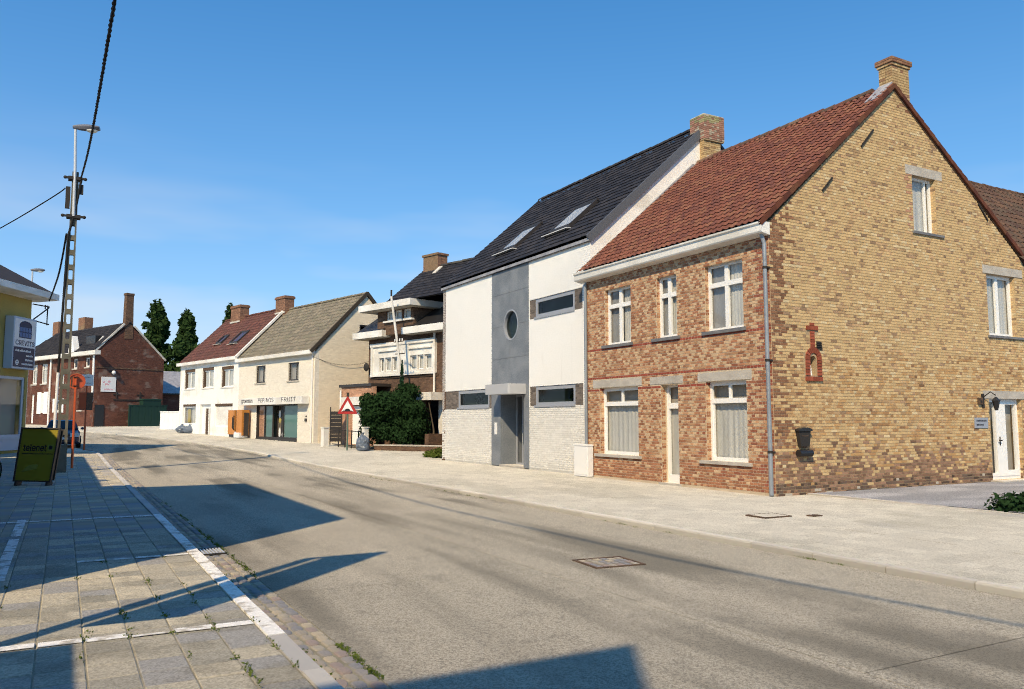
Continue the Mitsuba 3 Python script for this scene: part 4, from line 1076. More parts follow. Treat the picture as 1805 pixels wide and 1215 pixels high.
rw = thing('white_row_house', 'white painted two storey house with a dark red tiled roof', 'house')
RE = 5.85
holes = [(17.85, 3.95, 19.85, 5.42), (14.45, 3.94, 16.45, 5.4), (11.1, 3.9, 13.1, 5.34), (17.5, 1.3, 20.0, 2.8), (14.8, .45, 16.7, 2.76), (11.1, 1.18, 14.05, 2.76)]
RT2 = [(.115, .050, .042), (.095, .043, .038), (.135, .056, .044), (.105, .052, .040)]
for qq, o, gp_ in row_house(rw, 10.22, 20.75, 'white_stucco', RE, RT2, holes, 75, rz=9.5, gables=(0, 1)):
    MB().slab(Fr(o, -FR3.n, FR3.a), gp_, -.28, -.002).put('gable_wall', 'white_stucco', rw)
room(rw, FR3, 10.5, 20.4, 3.2, 5.7, -.29, -4); room(rw, FR3, 10.5, 20.4, .4, 2.95, -.29, -4)
for i, (s0, z0, s1, z1) in enumerate(holes):
    if i < 3:
        k = window(rw, FR3, s0, s1, z0, z1 - .2, rec=.10, fw=.08, mull=((s0 + s1) / 2,), wm=.1, behind=.08); MB().box(FR3, s0, s1, -.2, -.02, z1 - .2, z1).put('shutter_box', 'rust_iron', k); MB().box(FR3, s1 - .2, s1, -.2, -.06, z0, z1 - .2).put('shutter_rail', 'rust_iron', k)
        MB().box(FR3, s0 - .06, s1 + .06, -.05, .05, z0 - .08, z0).put('sill', 'white_fascia', rw)
    elif i == 3:
        k = window(rw, FR3, s0, s1, z0, z1 - .16, rec=.10, fw=.09, back=None); MB().box(FR3, s0, s1, -.2, -.02, z1 - .16, z1).put('shutter_box', 'rust_iron', k); MB().box(FR3, 19.0, 19.55, -.24, -.23, 1.45, 2.45).put('poster', 'yellow_wall', k); MB().box(FR3, 17.55, 18.8, -.30, -.28, 1.3, 2.6).put('blind', 'net_curtain', k)
    elif i == 4:
        k = K('door', rw); b = MB().box(FR3, s0, s0 + .12, -.3, -.2, z0, z1).box(FR3, s1 - .55, s1, -.3, -.2, z0, z1).box(FR3, s0, s1, -.3, -.2, z1 - .3, z1).box(FR3, 15.5, 15.62, -.3, -.2, z0, z1); scene[k] = mikit.ply(b.out(), 'white_frame')
        MB().box(FR3, 15.62, 16.15, -.28, -.24, z0, z1 - .3).put('leaf', 'rust_iron', k); v, f = pane(FR3, s0 + .1, 15.52, z0, z1 - .3, -.25); MB().raw(v, f).put('pane', 'window_glass', k)
    else:
        k = K('window', rw); b = MB()
        for j in range(22): b.box(FR3, s0 + .06, s1 - .06, -.12 + (.008 if j % 2 else 0), -.09 + (.008 if j % 2 else 0), z0 + .06 + j * .06, z0 + .118 + j * .06)
        scene[k] = mikit.ply(MB().box(FR3, s0, s1, -.14, -.06, z0, z0 + .06).box(FR3, s0, s0 + .07, -.14, -.05, z0, z1 - .16).box(FR3, s1 - .07, s1, -.14, -.05, z0, z1 - .16).out(), 'white_frame'); tag(k, 'wide window closed by a white roller shutter'); b.put('roller_shutter', 'white_fascia', k, kind='stuff'); MB().box(FR3, s0, s1, -.16, -.02, z1 - .16, z1).put('shutter_box', 'rust_iron', k)
row_chimney(rw, 9.85, 11.25, 3.0, 3.7, 8.6, 10.35); row_chimney(rw, 17.0, 18.7, 2.95, 3.65, 8.6, 10.45)
MB().beam(FR3.at(10.2, .28, 5.75) + [0, 0, .12], FR3.at(10.2, -3.4, 9.5) + [0, 0, .10], .22, .14).put('flashing', 'white_fascia', rw)
up3 = PN * 3.7 + np.array([0, 0, 3.6]); up3 /= np.linalg.norm(up3); n3 = np.cross(PA, up3); n3 *= np.sign(n3[2])
for s0, s1, t0, t1, m_, lab in ((12.75, 14.05, 1.75, 2.95, 'window_glass', 'tilted roof window mirroring the sky'), (16.0, 16.9, 2.0, 2.85, 'window_glass', 'small old iron roof light')):
    k = tag(K('skylight', rw), lab); E0 = FR3.at(0, .25, RE - .02); Pn = lambda s, t, h: E0 + PA * s + up3 * t + n3 * h
    b = MB()
    for (a, c), (d_, e_) in (((s0, t0), (s1, t0)), ((s0, t1), (s1, t1)), ((s0, t0), (s0, t1)), ((s1, t0), (s1, t1))): b.beam(Pn(a, c, .1), Pn(d_, e_, .1), .10, .16)
    scene[k] = mikit.ply(b.out(), 'dark_frame'); MB().raw([Pn(s0, t0, .12), Pn(s1, t0, .12), Pn(s1, t1, .12), Pn(s0, t1, .12)], [[0, 1, 2], [0, 2, 3]]).put('pane', m_, k)
    if m_ == 'window_glass': MB().raw([Pn(s0, t0, .04), Pn(s1, t0, .04), Pn(s1, t1, .04), Pn(s0, t1, .04)], [[0, 1, 2], [0, 2, 3]]).put('blind', 'room_plaster', k)
    MB().beam(Pn(s0 - .1, t0 - .14, .1), Pn(s1 + .1, t0 - .14, .1), .25, .03).put('flashing', 'white_mortar', k)
oc = thing('orange_cabinet', 'orange wooden double cabinet standing in front of the shop house', 'cabinet')
g0 = zg(57) + .1
MB().box(FR3, 9.35, 10.35, .12, .62, g0 + .18, 2.28).put('door', 'orange_wood', oc); MB().box(FR3, 8.2, 9.05, .12, .62, g0 + .12, 2.28).put('door', 'orange_wood', oc)
MB().box(FR3, 9.05, 9.35, .12, .52, g0 + .1, 2.26).box(FR3, 8.1, 8.2, .2, .5, g0 + .1, 2.1).box(FR3, 9.4, 10.3, .2, .55, g0, g0 + .18).put('frame', 'dark_frame', oc)
MB().tube([FR3.at(9.36, .64, 1.0), FR3.at(9.36, .72, 1.1), FR3.at(9.36, .72, 1.8), FR3.at(9.36, .64, 1.9)], .05).put('handle', 'iron', oc)
MB().box(FR3, 8.25, 9.1, .2, .75, g0 - .02, g0 + .3).box(FR3, 9.15, 9.3, .3, .62, g0, g0 + .35).put('plinth', 'sign_white', oc)

# ------------------------------------------------------------------ 4. brown brick house with stepped white eaves
A4 = math.radians(16)
F4 = Fr((17.0, 38.2), (-math.sin(A4), math.cos(A4)), (-math.cos(A4), -math.sin(A4)))
bw = thing('brown_house', 'dark brown brick house with stepped white eaves and a white window panel', 'house')
w4 = [(s0, 4.32, s1, 5.06) for s0, s1 in ((.80, 1.38), (1.47, 1.95), (2.05, 2.62), (3.75, 4.22), (4.32, 4.86), (4.95, 5.38))]
MB().slab(F4, holed(sbox(-3, 0, 6.55, 6.5), w4 + [(-.2, .2, 1.3, 2.62)]), -.3, 0).put('wall', 'brown_brick', bw)
MB().box(F4, -3, -2.7, -9, -.3, 0, 6.4).box(F4, 6.25, 6.55, -9, -.3, 0, 6.4).box(F4, -3, 6.55, -9.3, -9, 0, 6.4).put('wall', 'brown_brick', bw)
up_w = [(2.25, 7.06, 2.95, 7.60), (3.05, 7.06, 3.72, 7.60), (3.82, 7.06, 4.45, 7.60)]
by = K('bay', bw); scene[by] = mikit.ply(MB().slab(F4, holed(sbox(2.02, 6.3, 5.25, 7.7), up_w), -.25, .35).box(F4, 2.02, 2.27, -3.2, .1, 6.3, 7.7).box(F4, 5.0, 5.25, -3.2, .1, 6.3, 7.7).out(), 'brown_brick')
for x in up_w: window(bw, F4, x[0], x[2], x[1], x[3], rec=-.25, fw=.09, behind=.1)
MB().box(F4, 2.0, 4.55, .3, .5, 6.96, 7.05).put('sill', 'white_fascia', by)
room(bw, F4, 2.3, 5.0, 6.5, 7.7, -.6, -3); room(bw, F4, .3, 6, 3.6, 5.8, -.31, -4); room(bw, F4, -.4, 1.5, .2, 2.8, -1.2, -4)
pk = K('window_panel', bw); b = MB()
b.slab(F4, holed(sbox(.45, 4.08, 6.15, 5.86), [(a - .02, z0 - .02, c + .02, z1 + .02) for a, z0, c, z1 in w4]), .005, .10)
b.box(F4, .42, 6.18, .1, .2, 5.72, 5.9).box(F4, .42, 6.18, .1, .17, 4.04, 4.16).box(F4, .45, .62, .1, .16, 4.16, 5.72).box(F4, 2.68, 3.66, .1, .15, 4.16, 5.72).box(F4, 5.98, 6.15, .1, .16, 4.16, 5.72)
for l, h in ((.72, 2.64), (3.7, 5.42)): b.box(F4, l, h, .1, .2, 5.42, 5.5)
scene[pk] = mikit.ply(b.out(), 'white_fascia')
for x in w4: window(bw, F4, x[0], x[2], x[1], x[3], rec=.0, fw=.05, behind=.12)
MB().box(F4, .3, 6.4, .0, .06, 3.92, 4.03).put('brick_band', 'rust_iron', bw)
for l, h, d0, d1, z0, z1 in ((1.5, 6.2, -1.4, 1.0, 7.66, 8.0), (4.45, 7.3, -.6, .62, 6.22, 6.58), (-3.2, 2.7, -.6, .62, 6.2, 6.56)):
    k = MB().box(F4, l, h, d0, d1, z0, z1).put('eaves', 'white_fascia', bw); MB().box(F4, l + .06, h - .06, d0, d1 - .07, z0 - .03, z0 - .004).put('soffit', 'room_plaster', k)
rk = K('roof', bw)
Pq = lambda s, d, z: F4.at(s, d, z)
b = MB()
for l, h in ((4.5, 7.1), (-3.1, 2.65)):
    v = [Pq(l, .5, 6.6), Pq(h, .5, 6.6), Pq(h, -1.6, 8.0), Pq(l, -1.6, 8.0)]; b.raw(v, [[0, 1, 2], [0, 2, 3]])
e0 = [Pq(4.2, .6, 8.0), Pq(-3.2, .6, 8.0), Pq(-3.2, -2.2, 10.25), Pq(4.2, -2.2, 10.25), Pq(4.2, -5.0, 8.0), Pq(-3.2, -5.0, 8.0), Pq(6.3, -5, 8.0), Pq(6.3, -9.2, 8.0), Pq(-3.2, -9.2, 8.0)]
b.raw(e0, [[0, 1, 2], [0, 2, 3], [0, 3, 4], [3, 2, 5], [3, 5, 4], [6, 7, 8], [6, 8, 5]]); scene[rk] = mikit.ply(b.out(), 'black_paint')
upr = (Pq(0, -2.2, 10.25) - Pq(0, .6, 8.0)); sl = np.linalg.norm(upr); upr /= sl
tiles(rk, Pq(-3.2, .6, 8.03), F4.a, upr, 25, 11, .296, sl / 11, BT, 81, inside=lambda s, t: True, amp=.015, flat=True)
ridge(rk, Pq(4.2, -2.2, 10.3), Pq(-3.2, -2.2, 10.3), 18, .12, [(.05, .05, .052), (.08, .078, .07)], 82)
cq = Fr(F4.at(0, 0), F4.a, -F4.n)
k = MB().box(cq, 2.75, 4.05, 1.9, 2.6, 9.2, 10.9).box(cq, 2.69, 4.11, 1.84, 2.66, 10.9, 11.02).put('chimney', 'chimney_brick', bw); MB().beam(F4.at(2.6, -1.5, 9.75), F4.at(2.6, -2.0, 10.2), .3, .06).put('flashing', 'white_mortar', k)
MB().tube([F4.at(.5, .14, 2.9), F4.at(.5, .14, 6.2)], .06).put('downpipe', 'white_fascia', bw)
k = MB().box(F4, -.3, 1.62, .02, 1.0, 2.64, 3.04).put('porch_canopy', 'white_fascia', bw)
MB().box(F4, -.1, .32, -.3, -.02, .2, 2.62).put('pillar', 'white_fascia', bw)
MB().box(F4, .32, 1.3, -1.0, -.95, .2, 2.5).put('door', 'dark_frame', bw)
MB().box(F4, -.6, 1.5, .02, 1.3, .0, .42).box(F4, -.9, -.6, .02, 1.6, 0, .95).box(F4, -.2, 1.2, 1.3, 1.7, 0, .24).put('stairs', 'brown_brick', bw)
sd = thing('satellite_dish', 'small dark dish on the left edge of the brown brick wall', 'satellite dish')
m = trimesh.creation.icosphere(2, .24); m.apply_scale([1, 1, .35]); m.apply_transform(trimesh.geometry.align_vectors([0, 0, 1], F4.n)); m.apply_translation(F4.at(6.35, .3, 4.62)); put(m, 'dish', 'iron', sd); MB().tube([F4.at(6.35, .0, 4.55), F4.at(6.35, .26, 4.6)], .02).put('arm', 'iron', sd)
# annex between the two houses
F5 = Fr((13.85, 45.2), (.24, -.971), (-.971, -.24))
ax = thing('garage_annex', 'low peach brick annex with a flat dark roof edge', 'garage')
MB().slab(F5, holed(sbox(0, 0, 3.2, 3.45), [(1.0, .3, 2.3, 2.2)]), -.25, 0).box(F5, 0, .25, -3, -.25, 0, 3.45).put('wall', 'peach_brick', ax)
MB().box(F5, -.12, 3.2, -3, .1, 3.46, 3.62).put('roof', 'dark_frame', ax)
MB().box(F5, .55, 2.5, .0, .35, 2.45, 2.9).put('awning_box', 'white_fascia', ax); MB().box(F5, .95, 2.3, .0, .12, 2.2, 2.4).put('lintel', 'white_fascia', ax)
MB().box(F5, 1.0, 2.3, -.2, -.14, .3, 2.2).put('door', 'white_frame', ax); MB().tube([F5.at(.06, .08, 2.0), F5.at(.06, .08, 3.3)], .05).put('downpipe', 'white_frame', ax)
cb2 = thing('black_mailbox', 'black mailbox on a white pillar by the front garden', 'mailbox'); fx = Fr((13.55, 39.6), (.24, -.971), (-.971, -.24))
MB().box(fx, 0, .32, 0, .25, 1.38, 1.78).put('case', 'black_paint', cb2); MB().box(fx, .10, .2, .08, .18, .1, 1.4).put('post', 'iron', cb2); MB().box(fx, -.02, .34, -.02, .3, 1.78, 1.83).put('lid', 'black_paint', cb2)
# front garden: pillars, rails, slat screen, low wall
for (x, y, w, h, lab) in ((12.48, 43.4, .3, 1.05, 'white gate pillar in front of the pale gable'), (13.2, 38.9, .24, 1.15, 'white gate pillar beside the rubbish bag and hedge')):
    k = thing('gate_pillar', lab, 'pillar', 'white garden gate pillars'); F = Fr((x, y), (.24, -.971), (-.971, -.24)); g = zg(y)
    MB().box(F, 0, w, 0, w, g, g + h).put('shaft', 'white_fascia', k); MB().box(F, -.03, w + .03, -.03, w + .03, g + h, g + h + .06).put('cap', 'white_fascia', k)
fr = thing('garden_railing', 'thin dark railing between the two white gate pillars', 'railing')
p0, p1 = np.array([12.75, 43.1, zg(43)]), np.array([13.25, 39.1, zg(39)])
for h in (.22, .95): MB().tube([p0 + [0, 0, h], p1 + [0, 0, h]], .022, 6).put('rail', 'iron', fr)
for i in range(1, 5): MB().tube([p0 + (p1 - p0) * i / 5, p0 + (p1 - p0) * i / 5 + [0, 0, 1.0]], .03, 6).put('post', 'iron', fr)
ss = thing('slat_screen', 'dark wooden slat screen standing by the pale gable', 'fence'); F = Fr((13.0, 44.5), (.98, -.18), (-.18, -.98)); g = zg(44)
MB().box(F, 0, .06, 0, .06, g, 2.35).box(F, .62, .68, 0, .06, g, 2.35).put('frame', 'dark_frame', ss)
for i in range(8): MB().box(F, .06, .62, .01, .035, g + .28 + i * .21, g + .475 + i * .21).put('slat', 'dark_frame', ss)
gw = thing('garden_wall', 'low brown brick wall under the dark hedge', 'wall'); F = Fr((13.42, 38.3), (.63, -.777), (-.777, -.63))
MB().box(F, 0, 5.4, -.2, 0, 0, .38).put('wall', 'brown_brick', gw); MB().box(F, -.02, 5.4, -.23, .03, .38, .44).put('coping', 'lintel_stone', gw)
MB().raw([[13.3, 39, zg(39) + .104], [13.1, 44, zg(44) + .104], [18, 44, zg(44) + .104], [18, 34, .104 + zg(34)], [16.6, 34.3, .104 + zg(34)]], [[0, 2, 1], [0, 3, 2], [0, 4, 3]]).put('garden_bed', 'gravel_bed'); tag('garden_bed', 'bare earth bed of the front garden', kind='structure')


def leaves(centres, radii, n, size, seed, shell=.55, thin=1.0):
    r = np.random.default_rng(seed); centres, radii = np.asarray(centres, float), np.asarray(radii, float)
    vol = radii.prod(1) ** (2 / 3); ci = r.choice(len(centres), n, p=vol / vol.sum())
    d = r.normal(0, 1, (n, 3)); d /= np.linalg.norm(d, axis=1, keepdims=True); rad = shell + (1 - shell) * r.random(n) ** .6
    bump = 1 + .16 * (meshkit.fbm(d * 2.7 + ci[:, None] * 3.1, 3) - .5) * 2
    o = centres[ci] + d * radii[ci] * (rad * bump)[:, None]
    a = r.normal(0, 1, (n, 3)); a -= d * (a * d).sum(1, keepdims=True) * .5; a /= np.linalg.norm(a, axis=1, keepdims=True); b = np.cross(a, d + r.normal(0, .6, (n, 3))); b /= np.linalg.norm(b, axis=1, keepdims=True)
    s = size * r.uniform(.6, 1.4, (n, 1)); a, b = a * s, b * s * .62
    V = np.stack([o - a, o + b * .8 , o + a, o - b * .8], 1).reshape(-1, 3); i = np.arange(n)[:, None] * 4
    return V, np.vstack([i + [0, 1, 2], i + [0, 2, 3]])


hd = thing('hedge', 'large dark green clipped hedge in front of the brown house', 'hedge')
hc = []; hr = []
r = np.random.default_rng(4); hx, hy = np.array([13.15, 38.95, 0]), np.array([.86, -.51, 0])
for i in range(90):
    t = r.uniform(-.1, 2.75); z = r.uniform(.6, 2.62) if t < 1.2 else r.uniform(.6, 2.62 + .4 * math.sin((t - 1.2) * 1.9))
    hc.append(hx + hy * t + np.array([.5, .86, 0]) * r.uniform(-.1, .9) + [0, 0, z + .1]); hr.append([.46, .46, .42])
hc += [hx + hy * .15, hx + hy * 2.5]; hc[-2] = hc[-2] + [.3, .3, 1.5]; hc[-1] = hc[-1] + [.3, .3, 1.4]; hr += [[.6, .6, 1.3], [.6, .6, 1.3]]
v, f = leaves(hc, hr, 26000, .08, 90, .5); MB().raw(v, f).put('foliage', 'hedge_leaf', hd)
for i in range(5): p = hx + hy * (.3 + .7 * i) + [.5, .4, .1]; MB().tube([p, p + [.05, .02, 1.0], p + [.2 - .1 * i, .1, 2.4]], [.06, .045, .02], 6).put('trunk', 'bark', hd)
cn = thing('conifer', 'slim dark conifer tip rising above the hedge', 'tree')
cp = np.array([14.9, 38.5, 0]); cc = [cp + [0, 0, 2.2 + .28 * i] for i in range(9)]; v, f = leaves(cc, [[.20 - .018 * i, .20 - .018 * i, .3] for i in range(9)], 1600, .07, 91, .2); MB().raw(v, f).put('crown', 'conifer_leaf', cn); MB().tube([cp, cp + [0, 0, 4.4]], [.08, .02], 6).put('trunk', 'bark', cn)
wd = thing('weeds', 'clump of bright green weeds at the white wall corner', 'plant')
v, f = leaves([[13.6, 30.9, .25], [13.5, 31.6, .2]], [[.35, .4, .25], [.3, .4, .16]], 500, .07, 92, .1); MB().raw(v, f).put('leaves', 'weed_leaf', wd)
lm = thing('leaning_mast', 'leaning white wooden mast with small insulator arms behind the hedge', 'mast')
m0, m1 = np.array([16.1, 40.2, .2]), np.array([14.76, 39.8, 8.08]); MB().tube([m0, m1], [.075, .06], 10).put('mast', 'white_fascia', lm)
MB().tube([m1, m1 + [0, 0, .32]], .05).put('cap', 'iron', lm)
for t in (.62, .70): p = m0 + (m1 - m0) * t; MB().beam(p + np.array([.25, -.9, 0]) * -.3, p + np.array([.25, -.9, 0]) * .55, .05, .05).put('arm', 'iron', lm)
for t in (.63, .71):
    for e in (-.2, .25, .5): p = m0 + (m1 - m0) * t + np.array([.25, -.9, 0]) * e; m = trimesh.creation.cylinder(.035, .14, sections=8); m.apply_translation(p); put(m, 'insulator', 'sign_white', lm)


def bag(name, label, c, rx, rz, seed):
    k = thing(name, label, 'rubbish bag', 'grey rubbish bags put out on the footway'); m = trimesh.creation.icosphere(4); v = np.array(m.vertices)
    n = meshkit.fbm(v * 2.2, 4, seed) - .5; cr = np.abs(meshkit.fbm(v * 5.0 + 3, 3, seed + 7) - .5)
    v = v * (1 + .5 * n - .35 * cr)[:, None]; v[:, 2] = np.maximum(v[:, 2], -.62); t = np.clip((v[:, 2] - .5) / .5, 0, 1); v[:, :2] *= (1 - .55 * t)[:, None]
    v = v * [rx, rx, rz]; v[:, 2] += rz * .62; MB().raw(v + c, m.faces).put('sack', 'bag_plastic', k)
    mm = trimesh.creation.cone(rx * .22, rz * .4, sections=9); mm.apply_transform(trimesh.transformations.rotation_matrix(math.pi, [1, 0, 0])); mm.apply_translation(np.array(c) + [0, 0, rz * 1.78]); put(mm, 'knot', 'bag_plastic', k)


bag('rubbish_bag', 'full grey plastic rubbish bag beside the hedge and white pillar', [12.75, 38.0, zg(38) + .1], .33, .48, 3)
bag('rubbish_bag', 'grey rubbish bag at the left end of the white row house', [7.9, 65.5, zg(65.5) + .1], .45, .36, 5)
bag('rubbish_bag', 'second grey rubbish bag nearer the door of the white row house', [8.35, 64.75, zg(64.7) + .1], .5, .38, 8)

# ------------------------------------------------------------------ 5. far red brick house at the bend
A6 = math.radians(22.5)
F6 = Fr((2.34, 80.4), (-math.sin(A6), math.cos(A6)), (-math.cos(A6), -math.sin(A6)))
G6 = Fr((2.34, 80.4), (math.cos(A6), math.sin(A6)), (math.sin(A6), -math.cos(A6)))
fb = thing('red_brick_house', 'far red brick house with a dark roof and a tall gable chimney', 'house')
fh = [(12.25, 5.1, 13.5, 7.0), (9.95, 5.1, 11.35, 7.0), (6.2, 4.7, 7.2, 5.85), (1.15, 6.35, 2.05, 7.2), (3.6, 6.3, 4.5, 7.2), (12.7, 1.3, 13.4, 4.1), (2.3, 2.5, 3.2, 3.6), (6.3, 2.4, 8.1, 3.5), (1.1, 4.9, 2.0, 5.75), (3.0, 4.9, 3.9, 5.75)]
MB().slab(F6, holed(sbox(0, 0, 17, 7.5), fh), -.3, 0).put('wall', 'far_red_brick', fb, label='street front with arched windows')
MB().slab(G6, Polygon([(0, 0), (6.3, 0), (6.3, 7.25), (2.9, 10.35), (0, 7.7)]), -.3, -.002).put('wall', 'far_red_brick', fb, label='dark red brick gable wall')
MB().box(Fr(G6.at(6.3), F6.a, -F6.n), 0, 17, -.3, 0, 0, 7.2).put('wall', 'far_red_brick', fb)
room(fb, F6, .3, 16.5, 1.1, 7.3, -.35, -3)
for i, (s0, z0, s1, z1) in enumerate(fh):
    if i == 5: MB().box(F6, s0, s1, -.2, -.12, z0, z1).put('door', 'white_frame', fb); continue
    window(fb, F6, s0, s1, z0, z1, rec=.12, fw=.12, mull=((s0 + s1) / 2,) if i < 3 else (), trans=(z1 - .5,) if i < 2 else (), back='curtain' if i < 3 else None); MB().slab(F6, Polygon([(s0 - .1, z1), (s1 + .1, z1)] + [((s0 + s1) / 2 + (s1 - s0) * .6 * math.cos(a), z1 + .30 * math.sin(a)) for a in np.linspace(.2, math.pi - .2, 7)]), .002, .03).put('arch', 'brown_brick', fb)
    MB().box(F6, s0 - .05, s1 + .05, -.1, .06, z0 - .12, z0).put('sill', 'lintel_stone', fb)
for l, h in ((9.45, 10.35), (10.95, 11.85), (6.0, 6.5), (7.9, 8.3)): MB().box(F6, l, h, .005, .05, 2.2 if l > 9 else 2.3, 4.3 if l > 9 else 3.6).put('shutter', 'white_frame', fb)
MB().box(F6, 10.36, 10.94, .002, .02, 2.3, 4.2).put('shutter', 'white_fascia', fb)
MB().box(F6, -.9, 17, .005, .5, 7.36, 7.72).put('eaves', 'white_fascia', fb)
for s in (8.95, .12): MB().tube([F6.at(s, .1, 1.1 if s > 1 else 3.2), F6.at(s, .1, 7.36)], .09).put('downpipe', 'white_frame', fb)
rk = K('roof', fb); b = MB(); a_, b_, c_ = F6.at(-.1, .3, 7.72), F6.at(-.1, -2.9, 10.42), F6.at(-.1, -6.5, 7.2); L = F6.a * 17.2
b.raw([a_, a_ + L, b_ + L - F6.a * 1.5, b_, c_, c_ + L], [[0, 1, 2], [0, 2, 3], [3, 2, 5], [3, 5, 4], [1, 5, 2]]); scene[rk] = mikit.ply(b.out(), 'black_paint')
upf = b_ - a_; slf = np.linalg.norm(upf); tiles(rk, a_ + [0, 0, .02], F6.a, upf / slf, 52, 13, .33, slf / 13, BT, 84, inside=lambda s, t: s < 17.2 - 1.5 * t / slf, amp=.04)
ridge(rk, b_ + [0, 0, .04], b_ + L - F6.a * 1.5, 36, .13, [(.05, .05, .06), (.035, .035, .045)], 85)
for sgn, (p0, p1) in ((0, (G6.at(-.1, .02, 7.72), G6.at(2.4, .02, 10.35))), (1, (G6.at(3.3, .02, 10.2), G6.at(6.45, .02, 7.2)))): MB().beam(p0, p1, .1, .16).put('verge', 'white_mortar', fb)
k = MB().slab(G6, Polygon([(2.44, 9.0), (3.22, 9.0), (3.15, 13.0), (2.51, 13.0)]), -.45, .04).slab(G6, sbox(2.46, 13.0, 3.2, 13.2), -.5, .08).put('chimney', 'brown_brick', fb, label='tall weathered gable chimney')
for s, w in ((9.2, 1.4), (18 - .5, .0)):
    if w: p = F6.at(s, -3.3, 0); MB().box(Fr(p, F6.a, F6.n), 0, w, -.4, .4, 9.8, 11.75).put('chimney', 'chimney_brick', fb)
MB().box(Fr(F6.at(15.2, -3.3), F6.a, F6.n), 0, 1.3, -.4, .4, 9.8, 11.75).put('chimney', 'chimney_brick', fb)
k = MB().box(F6, 1.6, 3.4, -1.9, -.6, 7.9, 9.25).put('dormer', 'black_paint', fb); MB().beam(F6.at(1.55, -.55, 8.2), F6.at(1.55, -1.3, 9.2), .12, .14).put('trim', 'white_frame', k)
k = MB().slab(F6, Polygon([(3.7, 7.72), (4.9, 7.72), (4.9, 8.0), (4.3, 9.3), (3.7, 8.0)]), -.2, .3).put('dormer', 'white_frame', fb)
MB().slab(G6, sbox(0, 6.22, 6.3, 6.34), .0, .06).put('string_course', 'brown_brick', fb)
for s, z in ((1.95, 3.9), (4.1, 3.9)): MB().beam(G6.at(s - .3, .03, z), G6.at(s + .3, .03, z), .05, .08).beam(G6.at(s, .03, z - .3), G6.at(s, .03, z + .3), .08, .05).put('wall_anchor', 'iron', fb)
MB().box(G6, 1.7, 4.2, .005, .05, 3.36, 3.48).put('gate_rail', 'iron', fb)
MB().box(G6, .1, .9, .0, .06, 1.0, 2.95).put('side_door', 'black_paint', fb)
po = thing('wall_poster', 'square white poster with faint pink print on the red gable', 'poster')
MB().box(G6, .55, 1.85, .01, .05, 4.12, 5.45).put('board', 'sign_white', po); b = MB(); r = np.random.default_rng(7)
for i in range(7): s, z = r.uniform(.8, 1.55), r.uniform(4.65, 5.05); b.slab(G6, affinity.rotate(affinity.scale(Point(s, z).buffer(1, 8), .12, .06), r.uniform(-60, 60)), .05, .055)
b.put('print', 'pink_print', po, kind='stuff'); b = MB(); x = .85
for i in range(7): b.box(G6, x, x + .08, .05, .055, 4.28, 4.40); x += .11
b.put('lettering', 'pink_print', po, kind='stuff')
fl = thing('flood_lamp', 'small white lamp fixed above the poster on the red gable', 'lamp'); m = trimesh.creation.icosphere(2, .17); m.apply_translation(G6.at(1.5, .3, 5.85)); put(m, 'globe', 'sign_white', fl); MB().tube([G6.at(1.2, 0, 5.95), G6.at(1.5, .28, 5.9)], .03).put('arm', 'iron', fl)
gg = thing('green_gate', 'dark green sheet metal gate in front of the red gable', 'gate')
for i in range(12): MB().box(G6, 2.75 + i * .29, 3.03 + i * .29, .9 + (.02 if i % 2 else 0), .95 + (.02 if i % 2 else 0), .85, 2.9).put('panel', 'dark_green', gg)
MB().box(G6, 2.68, 6.3, .86, 1.0, 2.9, 2.98).box(G6, 2.68, 2.76, .86, 1.0, .85, 2.95).put('frame', 'dark_green', gg)
gc = thing('green_container', 'tall dark green metal container behind the green gate', 'container'); MB().box(G6, 4.05, 5.75, .1, .8, .85, 3.42).put('body', 'dark_green', gc); MB().slab(G6, Polygon([(3.98, 3.42), (5.85, 3.42), (5.7, 3.55), (4.1, 3.55)]), .05, .86).put('lid', 'dark_green', gc)
es = thing('brick_shed', 'low red brick outbuilding with a grey slate roof', 'outbuilding')
MB().box(G6, 6.35, 12, -2.8, -2.5, 0, 4.3).put('wall', 'far_red_brick', es); v = [G6.at(6.3, -2.2, 4.2), G6.at(12.2, -2.2, 4.2), G6.at(12.2, -6, 6.6), G6.at(6.3, -6, 6.6)]; MB().raw(v, [[0, 1, 2], [0, 2, 3]]).put('roof', 'lead', es); MB().box(G6, 6.3, 12.1, -2.5, -2.1, 4.1, 4.22).put('gutter', 'dark_frame', es)
wg2 = thing('white_yard_gate', 'low white panelled gate beside the white row house', 'gate'); p0, p1 = np.array([7.15, 73.6]), np.array([8.45, 69.6]); d_ = (p1 - p0) / np.linalg.norm(p1 - p0); F = Fr(p0, d_, (d_[1], -d_[0])); F.n = -np.array([d_[1], -d_[0], 0]) if np.dot([d_[1], -d_[0]], p0) > 0 else F.n
for i in range(5): MB().box(F, .05 + i * .78, .8 + i * .78, 0, .05, zg(71.5) + .12, zg(71.5) + 1.55).put('panel', 'white_frame', wg2)
MB().box(F, 0, 4.1, -.04, .09, zg(71.5) + 1.55, zg(71.5) + 1.62).put('rail', 'white_frame', wg2)
pp = thing('white_post', 'white post with a dark box at the yard gate', 'post'); F = Fr((8.35, 69.3), (1, 0), (0, -1)); MB().box(F, 0, .2, 0, .2, .7, 2.5).put('shaft', 'white_frame', pp); MB().box(F, .02, .2, .2, .3, 1.75, 2.1).put('box', 'black_paint', pp)


